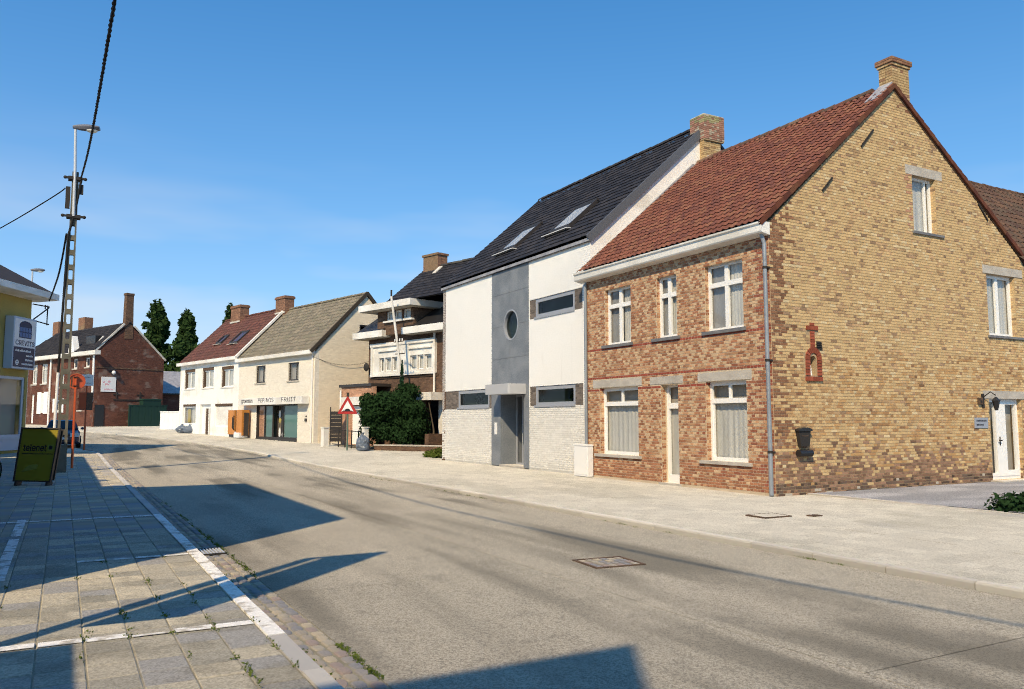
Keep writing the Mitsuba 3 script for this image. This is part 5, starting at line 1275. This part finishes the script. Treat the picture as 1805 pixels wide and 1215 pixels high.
def poplar(label, x, y, z0, h, rad, n, seed, gz):
    k = thing('poplar', label, 'tree', 'dark trees behind the far houses'); r = np.random.default_rng(seed); cc, rr = [], []
    for i in range(150):
        t = (i + .5) / 150; w = rad * (.78 + .22 * math.sin(math.pi * min(1, t * 1.1))) * math.sqrt(max(.10, 1 - max(0, (t - .80) / .20) ** 2)) * r.uniform(.85, 1.1)
        a = i * 2.4 + r.uniform(-.5, .5); q = .74 * w * math.sqrt(r.uniform(.05, 1))
        cc.append([x + q * math.cos(a), y + q * math.sin(a), z0 + t * (h - z0) * .97]); rr.append([w * .30, w * .30, .55])
    v, f = leaves(cc, rr, n, .26, seed, .25); MB().raw(v, f).put('crown', 'poplar_leaf', k); MB().tube([[x, y, gz], [x, y, z0 + 1], [x + .1, y, h * .8]], [.35, .28, .06], 8).put('trunk', 'bark', k)


poplar('tall dark poplar right of the gable chimney', 9.7, 108.5, 4.0, 16.4, 1.95, 11000, 101, 1.1)
poplar('second, slimmer poplar left of the red roof', 13.0, 106.6, 6.0, 15.2, 1.4, 7000, 102, 1.1)
poplar('distant tree top behind the red roof', 22.9, 135.4, 11.0, 20.3, 1.3, 4000, 103, 1.2)
tb = thing('broad_tree', 'dark broad tree low between the two poplars', 'tree', 'dark trees behind the far houses'); v, f = leaves([[11.5, 98, 7], [12.8, 98.4, 8], [9.8, 99, 6.2], [13.6, 97.5, 6.5], [11.2, 97, 9.4], [13.4, 99, 9.2]], [[1.7, 1.7, 1.7]] * 4 + [[1.2, 1.2, 1.2]] * 2, 8000, .27, 104, .25); MB().raw(v, f).put('crown', 'poplar_leaf', tb); MB().tube([[12, 98, 1.1], [12, 98, 6]], [.3, .2], 8).put('trunk', 'bark', tb)

# ------------------------------------------------------------------ 6. left side: yellow shop, pole, signs, car
F7 = Fr((-1.48, 43.39), (-.4794, -.8776), (.8776, -.4794))
yh = thing('yellow_shop', 'yellow shop building at the left with a wide window and white eaves', 'shop')
MB().slab(F7, holed(sbox(0, 0, 9, 7.3), [(.2, .86, 6.5, 3.58), (2.9, 4.2, 4.4, 6.0)]), -.3, 0).put('wall', 'yellow_wall', yh); MB().box(F7, 0, .3, -8, -.3, 0, 7.3).box(F7, 8.7, 9, -8, -.3, 0, 7.3).box(F7, 0, 9, -8.3, -8, 0, 7.3).put('wall', 'yellow_wall', yh)
k = window(yh, F7, .2, 6.5, .86, 3.58, rec=.04, fw=.13, mull=(2.3, 4.4), frame='aluminium', wm=.1, back=None); MB().box(F7, .25, 6.4, -.55, -.53, 2.62, 2.95).box(F7, .25, 6.4, -.65, -.63, 1.3, 2.2).put('blind', 'net_curtain', k); MB().box(F7, .0, 6.6, .005, .05, .3, .8).box(F7, 0, 6.6, .005, .1, .8, .86).put('plinth_panel', 'aluminium', k)  # pale blind strips added in place of bright reflections on the glass
window(yh, F7, 2.9, 4.4, 4.2, 6.0)
room(yh, F7, .3, 8, .4, 3.9, -.31, -4); room(yh, F7, 2, 8, 4, 6.5, -.31, -3)
k = MB().slab(Fr(F7.at(0), F7.n, F7.a), Polygon([(0, 7.15), (.9, 7.22), (.95, 7.22), (.95, 7.5), (-8.3, 7.5), (-8.3, 7.15)]), -.55, 9.2).put('eaves', 'white_fascia', yh)
e = [F7.at(-.5, .85, 7.5), F7.at(9.3, .85, 7.5), F7.at(9.3, -8.6, 7.5), F7.at(-.5, -8.6, 7.5), F7.at(3.8, -3.9, 10.6), F7.at(5.2, -3.9, 10.6)]
MB().raw(e, [[0, 1, 5], [0, 5, 4], [1, 2, 5], [2, 3, 4], [2, 4, 5], [3, 0, 4]]).put('roof', 'dark_tile', yh)
sg = thing('shop_sign', 'white and navy box sign with an arched window emblem on the yellow wall', 'sign')
MB().box(F7, .25, 1.95, .04, .42, 3.9, 6.2).put('case', 'aluminium', sg); MB().box(F7, .33, 1.87, .42, .432, 4.88, 6.12).put('panel', 'sign_white', sg); MB().box(F7, .33, 1.87, .42, .432, 3.98, 4.86).put('panel', 'navy_panel', sg)
wl_ = Polygon([(.62, 5.28), (1.55, 5.28), (1.55, 5.85)] + [(1.085 + .465 * math.cos(a), 5.85 + .2 * math.sin(a)) for a in np.linspace(.1, math.pi - .1, 8)] + [(.62, 5.85)])
g = wl_
for i in range(4): g = g.difference(sbox(.66 + i * .22, 5.32, .66 + i * .22 + .19, 5.52)).difference(sbox(.66 + i * .22, 5.56, .66 + i * .22 + .19, 5.76))
MB().slab(F7, wl_, .432, .436).put('emblem', 'sign_blue', sg); MB().slab(F7, g, .436, .44).put('emblem_bars', 'navy_panel', sg)
text(sg, 'CREVITS', .21, F7, 1.80, 4.95, .433, 'navy_panel', bold=True, width=1.42, flip=-1)
r = np.random.default_rng(6)
for z, l0, l1 in ((4.66, .6, 1.75), (4.46, .45, .95), (4.27, .45, .95)):
    b = MB(); x = l0
    while x < l1: w = r.uniform(.03, .07); b.box(F7, x, x + w, .432, .436, z, z + r.choice([.07, .1])); x += w + .025
    b.put('lettering', 'sign_white', sg, kind='stuff')
b = MB(); x = .45
while x < 1.25: b.box(F7, x, x + .05, .432, .436, 4.08, 4.16); x += .075
b.put('lettering', 'sign_white', sg, kind='stuff'); MB().slab(F7, Point(1.6, 4.17).buffer(.12, 12).difference(Point(1.6, 4.17).buffer(.07, 12)), .432, .436).box(F7, 1.52, 1.68, .432, .437, 4.13, 4.19).put('emblem', 'sign_white', sg)
br = thing('wall_bracket', 'thin iron cable bracket at the corner of the yellow shop', 'bracket'); B = lambda x, z: F7.at(-.1 - x, .0, z)
for a, c in (((0, 7.0), (1.35, 7.05)), ((0, 6.25), (1.35, 6.2)), ((.1, 6.3), (1.3, 7.0)), ((1.2, 7.1), (1.2, 6.15)), ((1.0, 7.1), (1.0, 6.9))): MB().tube([B(*a), B(*c)], .03, 6).put('bar', 'iron', br)

up_ = thing('utility_pole', 'tall slotted concrete utility pole beside the footway', 'pole')
PX, PY, PZ = .02, 28.85, .1
FP = Fr((PX, PY), (1, 0), (0, -1))
prof = Polygon([(-.15, 0), (.15, 0), (.092, 9.5), (-.092, 9.5)]); sl = None
for i in range(15):
    z = .9 + i * .47
    if z < 7.9: w = .036 - .012 * z / 9; prof = prof.difference(sbox(-w, z, w, z + .26).buffer(.028, 4))
MB().slab(FP, prof, -.09, .09).put('shaft', 'pole_concrete', up_)
MB().tube([FP.at(-.24, .06, .05), FP.at(-.20, .06, 3.1)], .045, 10).put('cable_guard', 'white_frame', up_)
MB().tube([FP.at(-.20, .05, 3.1), FP.at(-.12, .12, 7.4), FP.at(.05, .13, 8.3), FP.at(.16, .12, 9.2)], .035, 8).put('cable', 'rubber', up_)
MB().tube([FP.at(.0, .14, 8.05), FP.at(-.02, .14, 9.6), FP.at(-.07, .14, 10.92)], [.05, .045, .04], 10).put('lamp_arm', 'galvanised', up_)
for z, w in ((8.05, .30), (9.28, .28)):
    b = MB().box(FP, -w, w, .09, .17, z - .03, z + .03).box(FP, -.2, .2, -.13, .17, z - .05, z + .05)
    for s in (-w, w): m = trimesh.creation.icosphere(1, .055); m.apply_translation(FP.at(s, .13, z)); b.mesh(m)
    b.put('clamp', 'iron', up_)
MB().box(FP, .10, .24, .0, .1, 8.8, 9.1).box(FP, -.25, -.12, .0, .1, 8.3, 9.0).put('junction_box', 'iron', up_)


def lamp_head(par, p, d, sc=1.0):
    d = np.array(d, float); t = np.linspace(0, 1, 9); v = []
    for u in t:
        w = (.06 + .11 * math.sin(min(1, u * 1.25) * math.pi / 2)) * sc; hh = (.055 + .06 * math.sin(u * math.pi)) * sc
        for a in np.arange(8) * math.pi / 4: v.append(np.array(p) + d * u * .78 * sc + np.cross(d, [0, 0, 1]) * w * math.cos(a) + np.array([0, 0, hh * math.sin(a) + .03 * u * sc]))
    f = [[i * 8 + j, i * 8 + (j + 1) % 8, (i + 1) * 8 + (j + 1) % 8] for i in range(8) for j in range(8)] + [[i * 8 + j, (i + 1) * 8 + (j + 1) % 8, (i + 1) * 8 + j] for i in range(8) for j in range(8)] + [[0, j + 1, j] for j in range(1, 7)] + [[64, 64 + j, 65 + j] for j in range(1, 7)]
    k = MB().raw(v, f).put('lamp_head', 'lamp_grey', par); m = trimesh.creation.icosphere(2, .13 * sc); m.apply_scale([1.4, .9, .7]); m.apply_translation(np.array(p) + d * .55 * sc - [0, 0, .05 * sc]); put(m, 'bowl', 'lamp_glass', k)


lamp_head(up_, FP.at(-.14, .14, 10.93), (.98, -.2, 0), .98)
sl_ = thing('street_lamp', 'slim street lamp rising behind the yellow shop', 'street lamp'); MB().tube([[-2.1, 59.8, .4], [-2.1, 59.8, 11.15]], [.09, .05], 8).put('post', 'galvanised', sl_); lamp_head(sl_, [-2.2, 59.8, 11.2], (.98, -.2, 0), 1.0)


def cable(name, label, pts, rad, n=60, twist=0):
    P_ = np.array(pts, float); c = PchipInterpolator(np.linspace(0, 1, len(P_)), P_); t = np.linspace(0, 1, n); q = c(t); k = thing(name, label, 'cable')
    if twist:
        b = MB()
        for ph in (0, 2.1, 4.2): b.tube(q + np.stack([np.cos(t * twist + ph), t * 0, np.sin(t * twist + ph)], 1) * rad * .9, rad, 6)
        b.put('bundle', 'rubber', k)
    else: MB().tube(q, rad, 6).put('strand', 'rubber', k)


cable('overhead_cable', 'thick black twisted overhead cable running along the street', [[.17, 28.8, 9.3], [.28, 20.3, 8.0], [.33, 13.5, 7.22], [.38, 8, 6.85], [.45, 3, 6.85], [.6, -4, 7.45], [.9, -18, 9.4]], .017, 160, 420)
cable('overhead_cable', 'thin dark cable from the pole down to the left', [[-.25, 28.8, 8.95], [-1.3, 31.8, 8.75], [-4.5, 41, 8.5]], .02)
cable('overhead_cable', 'dark cable sagging from the pole to the wall bracket', [[-.15, 28.9, 7.5], [-.4, 34, 6.8], [-.75, 41.2, 6.9]], .03)
cable('overhead_cable', 'thin cable crossing the pale gable wall', [FR3.at(.02, .1, 5.3), Fr(FR3.at(0), -FR3.n, -FR3.a).at(1.8, .1, 4.9), Fr(FR3.at(0), -FR3.n, -FR3.a).at(3.6, .12, 5.2)], .012)
ps_ = thing('utility_pole', 'slotted concrete pole behind the viewer carrying the cable', 'pole'); MB().slab(Fr((.9, -18), (1, 0), (0, -1)), Polygon([(-.15, 0), (.15, 0), (.09, 9.6), (-.09, 9.6)]), -.09, .09).put('shaft', 'pole_concrete', ps_)

rs1 = thing('orange_disc_sign', 'round sign seen from behind on an orange post', 'sign')
x, y = .33, 29.68; m = trimesh.creation.cylinder(.038, 2.95, sections=12); m.apply_translation([x, y, 1.5 + .08]); put(m, 'post', 'orange_paint', rs1)
F = Fr((x, y), (1, 0), (0, -1)); dk = MB().slab(F, Point(.02, 2.88).buffer(.25, 24), -.085, -.055).slab(F, Point(.02, 2.88).buffer(.255, 24).difference(Point(.02, 2.88).buffer(.225, 24)), -.055, -.03).put('disc', 'orange_paint', rs1)
for z in (2.72, 3.0): MB().box(F, -.07, .07, -.06, .06, z, z + .03).put('clamp', 'iron', rs1)
MB().box(F, -.14, -.1, -.1, -.05, 2.65, 3.1).put('rib', 'rust_iron', rs1)
rs2 = thing('orange_bus_sign', 'orange folded plate sign on a thin orange post below a white board', 'sign')
x, y, g = .95, 44.85, zg(44.85); m = trimesh.creation.cylinder(.045, 3.5, sections=10); m.apply_translation([x + .03, y, g + 1.75]); put(m, 'post', 'orange_paint', rs2); F = Fr((x, y), (1, 0), (0, -1))
MB().slab(Fr((x - .02, y - .05), (.97, -.24), (-.24, -.97)), sbox(-.28, 2.12, .03, 2.98), 0, .03).put('plate', 'orange_paint', rs2); MB().slab(Fr((x + .03, y - .05), (.8, .6), (.6, -.8)), sbox(0, 2.12, .34, 2.98), 0, .03).put('plate', 'rust_iron', rs2)
MB().box(F, -.22, .3, .05, .09, 3.3, 3.85).put('board', 'sign_white', rs2)
b = MB(); r = np.random.default_rng(9)
for z, l in ((3.68, .22), (3.40, .3)):
    x0 = -.1
    while x0 < -.1 + l: w = r.uniform(.02, .05); b.box(F, x0, x0 + w, .09, .093, z, z + .05); x0 += w + .015
b.put('lettering', 'grey_print', rs2, kind='stuff')
ws_ = thing('warning_sign', 'red bordered triangle speed hump sign on a green post', 'sign')
x, y, g = 12.25, 38.9, zg(38.9); m = trimesh.creation.cylinder(.045, 2.7, sections=10); m.apply_translation([x, y, g + 1.4]); put(m, 'post', 'post_green', ws_); F = Fr((x, y), (.877, -.48), (-.48, -.877))
tri = Polygon([(-.42, 1.98), (.42, 1.98), (0, 2.73)]).buffer(.05, 6); MB().slab(F, tri, .05, .075).put('plate', 'red_paint', ws_); MB().slab(F, tri.buffer(-.12), .075, .08).put('face', 'sign_white', ws_)
MB().slab(F, Polygon([(-.26, 2.05), (.26, 2.05), (.26, 2.08), (.2, 2.09)] + [(.14 * math.cos(a), 2.09 + .10 * math.sin(a)) for a in np.linspace(.1, math.pi - .1, 8)] + [(-.2, 2.09), (-.26, 2.08)]), .08, .084).put('pictogram', 'ink', ws_)
MB().box(F, -.06, .06, .0, .05, 2.75, 2.98).put('clamp', 'iron', ws_)
ab_ = thing('advertising_board', 'tilted olive yellow advertising board in a dark frame on the footway', 'sign')
bx = np.array([-.57, 23.4, .16]); aa = np.array([.88, -.475, 0]); an_ = np.array([-.475, -.88, 0]); th = math.radians(3.5)
FB = Fr(bx, aa, an_)
tilt = lambda mesh_v: mesh_v


def tb_(s0, s1, d0, d1, z0, z1, m, nm, par):
    q = np.array([s0, d0, z0]) + BV * np.array([s1 - s0, d1 - d0, z1 - z0]); ls = q[:, 0] + q[:, 2] * math.sin(th) ; q = np.stack([ls * (1 + .03 * q[:, 2]), q[:, 1] - q[:, 2] * .10, q[:, 2] - q[:, 0] * .02], 1)
    return MB().raw(FB.p(q), BF).put(nm, m, par)


fk = tb_(-.43, .43, .0, .03, .0, 1.26, 'olive_board', 'face', ab_)
for s0, s1, z0, z1 in ((-.462, -.43, -.03, 1.29), (.43, .462, -.03, 1.29), (-.43, .43, -.03, .0), (-.43, .43, 1.26, 1.29)): tb_(s0, s1, -.02, .06, z0, z1, 'dark_frame', 'frame', ab_)
tb_(-.46, .46, -.13, -.10, .0, 1.24, 'dark_frame', 'rear_panel', ab_)
for s in (-.4, .36): tb_(s, s + .06, -.14, .08, -.13, -.03, 'dark_frame', 'foot', ab_)
t_ = meshkit.text_mesh('telenet', .16, .004, True); q_ = np.array(t_.vertices); q_[:, 0] *= .56 / (q_[:, 0].max() - q_[:, 0].min())
q_ = np.stack([-.35 + q_[:, 0], .031 + q_[:, 2], .72 + q_[:, 1]], 1); q_ = np.stack([(q_[:, 0] + q_[:, 2] * math.sin(th)) * (1 + .03 * q_[:, 2]), q_[:, 1] - q_[:, 2] * .10, q_[:, 2] - q_[:, 0] * .02], 1); MB().raw(FB.p(q_), t_.faces).put('lettering', 'ink', fk)
tb_(.24, .38, .031, .034, .73, .88, 'olive_mark', 'emblem', fk); tb_(.27, .35, .034, .037, .76, .85, 'ink', 'emblem', fk); tb_(-.36, .38, .031, .034, .64, .66, 'ink', 'underline', fk)
v = [(-.32, .2), (-.15, .37), (.08, .40), (.06, .28), (-.12, .24)]
m = trimesh.creation.extrude_polygon(Polygon(v), .004, engine='earcut'); q_ = np.array(m.vertices); q_ = np.stack([q_[:, 0], .031 + q_[:, 2], q_[:, 1]], 1); q_ = np.stack([(q_[:, 0] + q_[:, 2] * math.sin(th)) * (1 + .03 * q_[:, 2]), q_[:, 1] - q_[:, 2] * .10, q_[:, 2] - q_[:, 0] * .02], 1); MB().raw(FB.p(q_), m.faces).put('swoosh', 'olive_mark', fk)

# bicycle at the left edge
bk = thing('bicycle', 'parked bicycle whose front wheel shows at the left edge', 'bicycle')
bo = np.array([-1.46, 24.6, LW_Z]); bd = np.array([-.5, .866, 0])
ring = lambda c, R_, r_, m_, nm, par: MB().tube([c + bd * R_ * math.cos(a) + np.array([0, 0, R_ * math.sin(a)]) for a in np.linspace(0, 2 * math.pi, 33)], r_, 6).put(nm, m_, par)
for i, c in enumerate((bo + [0, 0, .35], bo + bd * 1.05 + [0, 0, .35])):
    k = ring(c, .33, .02, 'rubber', 'wheel', bk); ring(c, .30, .012, 'galvanised', 'rim', k); b = MB()
    for a in np.linspace(0, 2 * math.pi, 15)[:-1]: b.tube([c, c + bd * .3 * math.cos(a) + np.array([0, 0, .3 * math.sin(a)])], .0025, 4)
    b.put('spokes', 'galvanised', k)
    MB().tube([c + bd * .37 * math.cos(a) + np.array([0, 0, .37 * math.sin(a)]) for a in np.linspace(.2, 2.6, 10)], .016, 6).put('mudguard', 'galvanised', bk)
hp = lambda t, z: bo + bd * t + [0, 0, z]
MB().tube([hp(0, .35), hp(.16, .95)], .016, 8).tube([hp(.16, .9), hp(.55, .35)], .02, 8).tube([hp(.14, .78), hp(.68, .80)], .018, 8).tube([hp(.55, .35), hp(.72, .95)], .018, 8).tube([hp(.55, .35), hp(1.05, .35)], .014, 8).tube([hp(.68, .8), hp(1.05, .35)], .012, 8).put('frame', 'black_paint', bk)
MB().tube([hp(.18, 1.02) + [-.22, -.12, .05], hp(.17, 1.02), hp(.18, 1.02) + [.22, .12, .05]], .014, 8).put('handlebar', 'galvanised', bk)
m = trimesh.creation.icosphere(2, .13); m.apply_scale([.7, 1, .35]); m.apply_translation(hp(.74, 1.0)); put(m, 'saddle', 'rubber', bk)

# dark blue car
ca = thing('parked_car', 'dark blue car parked nose towards the viewer beyond the orange signs', 'car')
CO = np.array([.02, 46.9, zg(46.9) - .0])
FC = Fr(CO, (1, 0), (0, 1)); nprof = 25
ysec = np.array([0, .06, .25, .7, 1.05, 1.4, 1.9, 2.6, 3.2, 3.6, 4.0, 4.15]); wid = np.array([.68, .76, .81, .83, .84, .84, .84, .84, .84, .83, .79, .72]); zb = np.array([.32, .24, .2, .19, .19, .19, .19, .19, .19, .2, .26, .34]); zt = np.array([.60, .70, .78, .86, .92, .95, .96, .97, .98, .98, .94, .84])
v, f = [], []
for y, w, a, c in zip(ysec, wid, zb, zt):
    for p, q in ((-1, .12), (-1, .55), (-.97, .8), (-.85, .96), (-.4, 1), (.4, 1), (.85, .96), (.97, .8), (1, .55), (1, .12), (.9, 0), (-.9, 0)): v.append(FC.at(p * w, y, a + (c - a) * q))
n = 12
for i in range(len(ysec) - 1):
    for j in range(n): a, b_ = i * n + j, i * n + (j + 1) % n; f += [[a, b_, b_ + n], [a, b_ + n, a + n]]
for st in (0, (len(ysec) - 1) * n):
    for j in range(1, n - 1): f.append([st, st + j, st + j + 1])
bd_ = MB().raw(v, f).put('body', 'car_paint', ca)
v, f = [], []; cz = [(1.15, .93, .74), (1.85, 1.38, .56), (2.05, 1.42, .55), (2.9, 1.42, .55), (3.2, 1.36, .56), (3.75, .97, .70)]
for y, z, w in cz:
    for p in (-1, 1): v.append(FC.at(p * w, y, z)); v.append(FC.at(p * (.74 if z > 1 else w), y, .93))
for i in range(5): a = i * 4; f += [[a, a + 2, a + 6], [a, a + 6, a + 4], [a, a + 4, a + 5], [a, a + 5, a + 1], [a + 2, a + 3, a + 7], [a + 2, a + 7, a + 6]]
MB().raw(v, f).put('cabin', 'car_paint', ca)
q = lambda p, y, z: FC.at(p, y, z)
MB().raw([q(-.66, 1.2, .96), q(.66, 1.2, .96), q(.52, 1.80, 1.35), q(-.52, 1.80, 1.35)] + [p + np.array([0, -.02, .015]) for p in (q(-.66, 1.2, .96), q(.66, 1.2, .96), q(.52, 1.80, 1.35), q(-.52, 1.80, 1.35))], [[4, 5, 6], [4, 6, 7]]).put('windscreen', 'black_paint', ca)
for s in (-1, 1):
    MB().raw([q(s * .755, 1.5, .97), q(s * .755, 3.5, .97), q(s * .60, 3.0, 1.33), q(s * .60, 1.95, 1.33)], [[0, 1, 2], [0, 2, 3]]).put('side_window', 'black_paint', ca)
    MB().slab(FC, affinity.translate(sbox(-.17, -.07, .17, .07).buffer(.03), s * .55, .66), -.02, .10).put('headlight', 'sign_white', ca)
    m = trimesh.creation.icosphere(1, .09); m.apply_scale([1.1, .6, .8]); m.apply_translation(q(s * .93, 1.5, .98)); put(m, 'mirror', 'car_paint', ca)
    for y in (.75, 3.35):
        m = trimesh.creation.cylinder(.30, .2, sections=20); m.apply_transform(trimesh.transformations.rotation_matrix(math.pi / 2, [0, 1, 0])); m.apply_translation(q(s * .76, y, .30)); k = put(m, 'wheel', 'rubber', ca); m = trimesh.creation.cylinder(.18, .215, sections=14); m.apply_transform(trimesh.transformations.rotation_matrix(math.pi / 2, [0, 1, 0])); m.apply_translation(q(s * .76, y, .30)); put(m, 'rim', 'galvanised', k)
MB().box(FC, -.62, .62, -.05, .08, .34, .42).put('bumper', 'black_paint', ca); MB().box(FC, -.26, .26, -.075, -.05, .44, .55).put('number_plate', 'sign_white', ca); MB().box(FC, -.34, .34, -.03, .06, .60, .70).put('grille', 'black_paint', ca)

# ------------------------------------------------------------------ 7. small things on the ground
dr_ = thing('drain_cover', 'square iron manhole frame filled with setts in the carriageway', 'manhole cover')
F = Fr((5.36, 7.74), (.995, -.10), (.10, .995)); z = ROAD_Z
for a in ((0, .66, 0, .035), (0, .66, .56, .595), (0, .035, .035, .56), (.625, .66, .035, .56)): MB().box(F, a[0], a[1], a[2], a[3], z - .05, z + .012).put('frame', 'rust_iron', dr_)
MB().box(F, .03, .63, .03, .57, z - .05, z - .006).put('bed', 'gravel_bed', dr_); r = np.random.default_rng(12)
for i in range(6):
    for j in range(4): MB().box(F, .049 + i * .097, .124 + i * .097, .054 + j * .127, .154 + j * .127, z - .04, z + .007 + r.uniform(0, .006), np.array(GC[r.integers(6)])).put('cobble', 'stone_piece', dr_, color=True)
mc = thing('manhole_cover', 'large rusty framed slab cover in the pale footway', 'manhole cover'); F = Fr((9.96, 9.62), (.995, -.05), (.05, .995)); z = RW_Z - .022
for a in ((0, .58, 0, .03), (0, .58, .43, .46), (0, .03, .03, .43), (.55, .58, .03, .43)): MB().box(F, *a, z - .02, z + .008).put('frame', 'rust_iron', mc)
MB().box(F, .034, .546, .034, .426, z - .02, z + .006).put('slab', 'walk_paving', mc)
mc2 = thing('valve_cover', 'small rusty iron valve cover in the pale footway', 'manhole cover'); F = Fr((10.78, 9.36), (1, 0), (0, 1)); z = RW_Z - .015; MB().box(F, 0, .2, 0, .16, z - .02, z + .007).put('lid', 'rust_iron', mc2); MB().box(F, .03, .17, .03, .05, z + .007, z + .011).put('rib', 'iron', mc2)
dg = thing('drive_cover', 'small flat iron cover in the asphalt drive', 'manhole cover'); F = Fr((16.9, 9.7), (1, 0), (0, 1)); MB().box(F, 0, .5, 0, .4, .08, .116).put('lid', 'rust_iron', dg); MB().box(F, .08, .42, .06, .34, .116, .12).put('plate', 'plaque_grey', dg)
gu = thing('gully_grate', 'iron gully grate in the shaded gutter', 'drain'); F = Fr((1.60, 10.75), (1, 0), (0, 1)); z = ROAD_Z + .012
MB().box(F, 0, .27, 0, .03, z, z + .018).box(F, 0, .27, .47, .5, z, z + .018).put('frame', 'iron', gu)
for i in range(7): MB().box(F, .01 + i * .038, .028 + i * .038, .03, .47, z, z + .016).put('bar', 'galvanised', gu)
rs = thing('border_shrub', 'low leafy green shrub at the edge of the asphalt drive', 'shrub')
v, f = leaves([[14.25, 8.25, .17], [14.45, 8.15, .2], [14.75, 8.0, .22], [15.05, 7.75, .25], [15.3, 7.6, .35], [14.65, 7.75, .2], [15.0, 8.1, .22]], [[.34, .34, .22]] * 7, 3200, .045, 120, .3); MB().raw(v, f).put('foliage', 'hedge_leaf', rs)
rs = thing('climbing_shrub', 'taller leafy shrub cut off by the right edge', 'shrub')
v, f = leaves([[15.45, 7.9, .5], [15.55, 7.95, .8], [15.7, 7.8, .55], [15.75, 7.9, .95]], [[.22, .25, .28], [.18, .2, .25], [.3, .3, .4], [.2, .2, .3]], 1500, .05, 121, .3); MB().raw(v, f).put('foliage', 'hedge_leaf', rs); MB().tube([[15.6, 7.9, .1], [15.6, 7.9, .9]], .02, 6).put('trunk', 'bark', rs)
gr = MB(); r = np.random.default_rng(44)
for i in range(420):
    k = r.random()
    if k < .42: x, y = 1.885 + r.normal(0, .018), 5.2 + abs(r.normal(0, 5.5))
    elif k < .62: x, y = 1.56 + abs(r.normal(0, .03)), 5.2 + abs(r.normal(0, 6))
    elif k < .84: x, y = 1.416 - .302 * r.integers(0, 7) + r.normal(0, .012), 5.2 + abs(r.normal(0, 2.6))
    else: x, y = 7.97 + r.normal(0, .02), r.uniform(5, 26)
    z0 = LW_Z if x < 1.42 else ROAD_Z
    if x > 7: z0 = ROAD_Z
    if meshkit.noise(np.array([x * 3, y * .9, 1])) < .52: continue
    for j in range(12): o = np.array([x + r.normal(0, .016), y + r.normal(0, .05), z0]); a = r.normal(0, .011, 3); a[2] = abs(a[2]) * .8 + .006; gr.raw([o, o + a, o + a * [.2, .2, 1] + [.010, .007, 0]], [[0, 1, 2]])
tag(gr.put('moss_and_grass', 'weed_leaf'), 'sparse tufts of grass and moss in the joints of the gutter', 'grass', kind='stuff')

# ------------------------------------------------------------------ 8. this side of the street: what throws the shadows
def flat_house(label, x0, x1, y0, y1, h, m='far_red_brick'):
    k = thing('street_house', label, 'house', 'houses on the near side of the street'); F = WORLD
    MB().box(F, x0, x1, y0, y0 + .3, 0, h - .2).box(F, x0, x1, y1 - .3, y1, 0, h - .2).box(F, x0, x0 + .3, y0 + .3, y1 - .3, 0, h - .2).box(F, x1 - .3, x1, y0 + .3, y1 - .3, 0, h - .2).put('wall', m, k); MB().box(F, x0, x1, y0, y1, h - .2, h).put('roof', 'lead', k)


flat_house('tall house at the left whose shadow falls across the road', -9, -1.42, 8.16, 16.9, 6.5)
flat_house('low garage row at the left beyond the tall house', -6, -2.66, 17.3, 35.3, 4.12)
k = thing('street_house', 'corner house behind the viewer throwing the broad near shadow', 'house', 'houses on the near side of the street')
pl = Polygon([(-3.2, -1.73), (-14, -1.6), (-14, -13), (-10.3, -12.8)])
for nm, g, z0, z1, m_ in (('wall', pl.difference(pl.buffer(-.3)), 0, 7.8, 'far_red_brick'), ('roof', pl, 7.8, 8.0, 'lead')):
    q = trimesh.creation.extrude_polygon(g, z1 - z0, engine='earcut'); q.apply_translation([0, 0, z0]); put(q, nm, m_, k)
flat_house('low annex beside the viewer on the left', -8, -2.46, -1.6, 4.33, 3.0)
bn = thing('banner_mast', 'advertising banner hanging from a mast at the left', 'banner'); MB().tube([[-1.74, 5.7, 0], [-1.74, 5.7, 5.0]], .08, 12).put('mast', 'galvanised', bn); MB().box(WORLD, -1.5, -.73, 5.72, 5.76, 1.95, 5.0).put('panel', 'sign_white', bn); MB().box(WORLD, -1.74, -.73, 5.71, 5.77, 4.97, 5.03).put('arm', 'galvanised', bn)
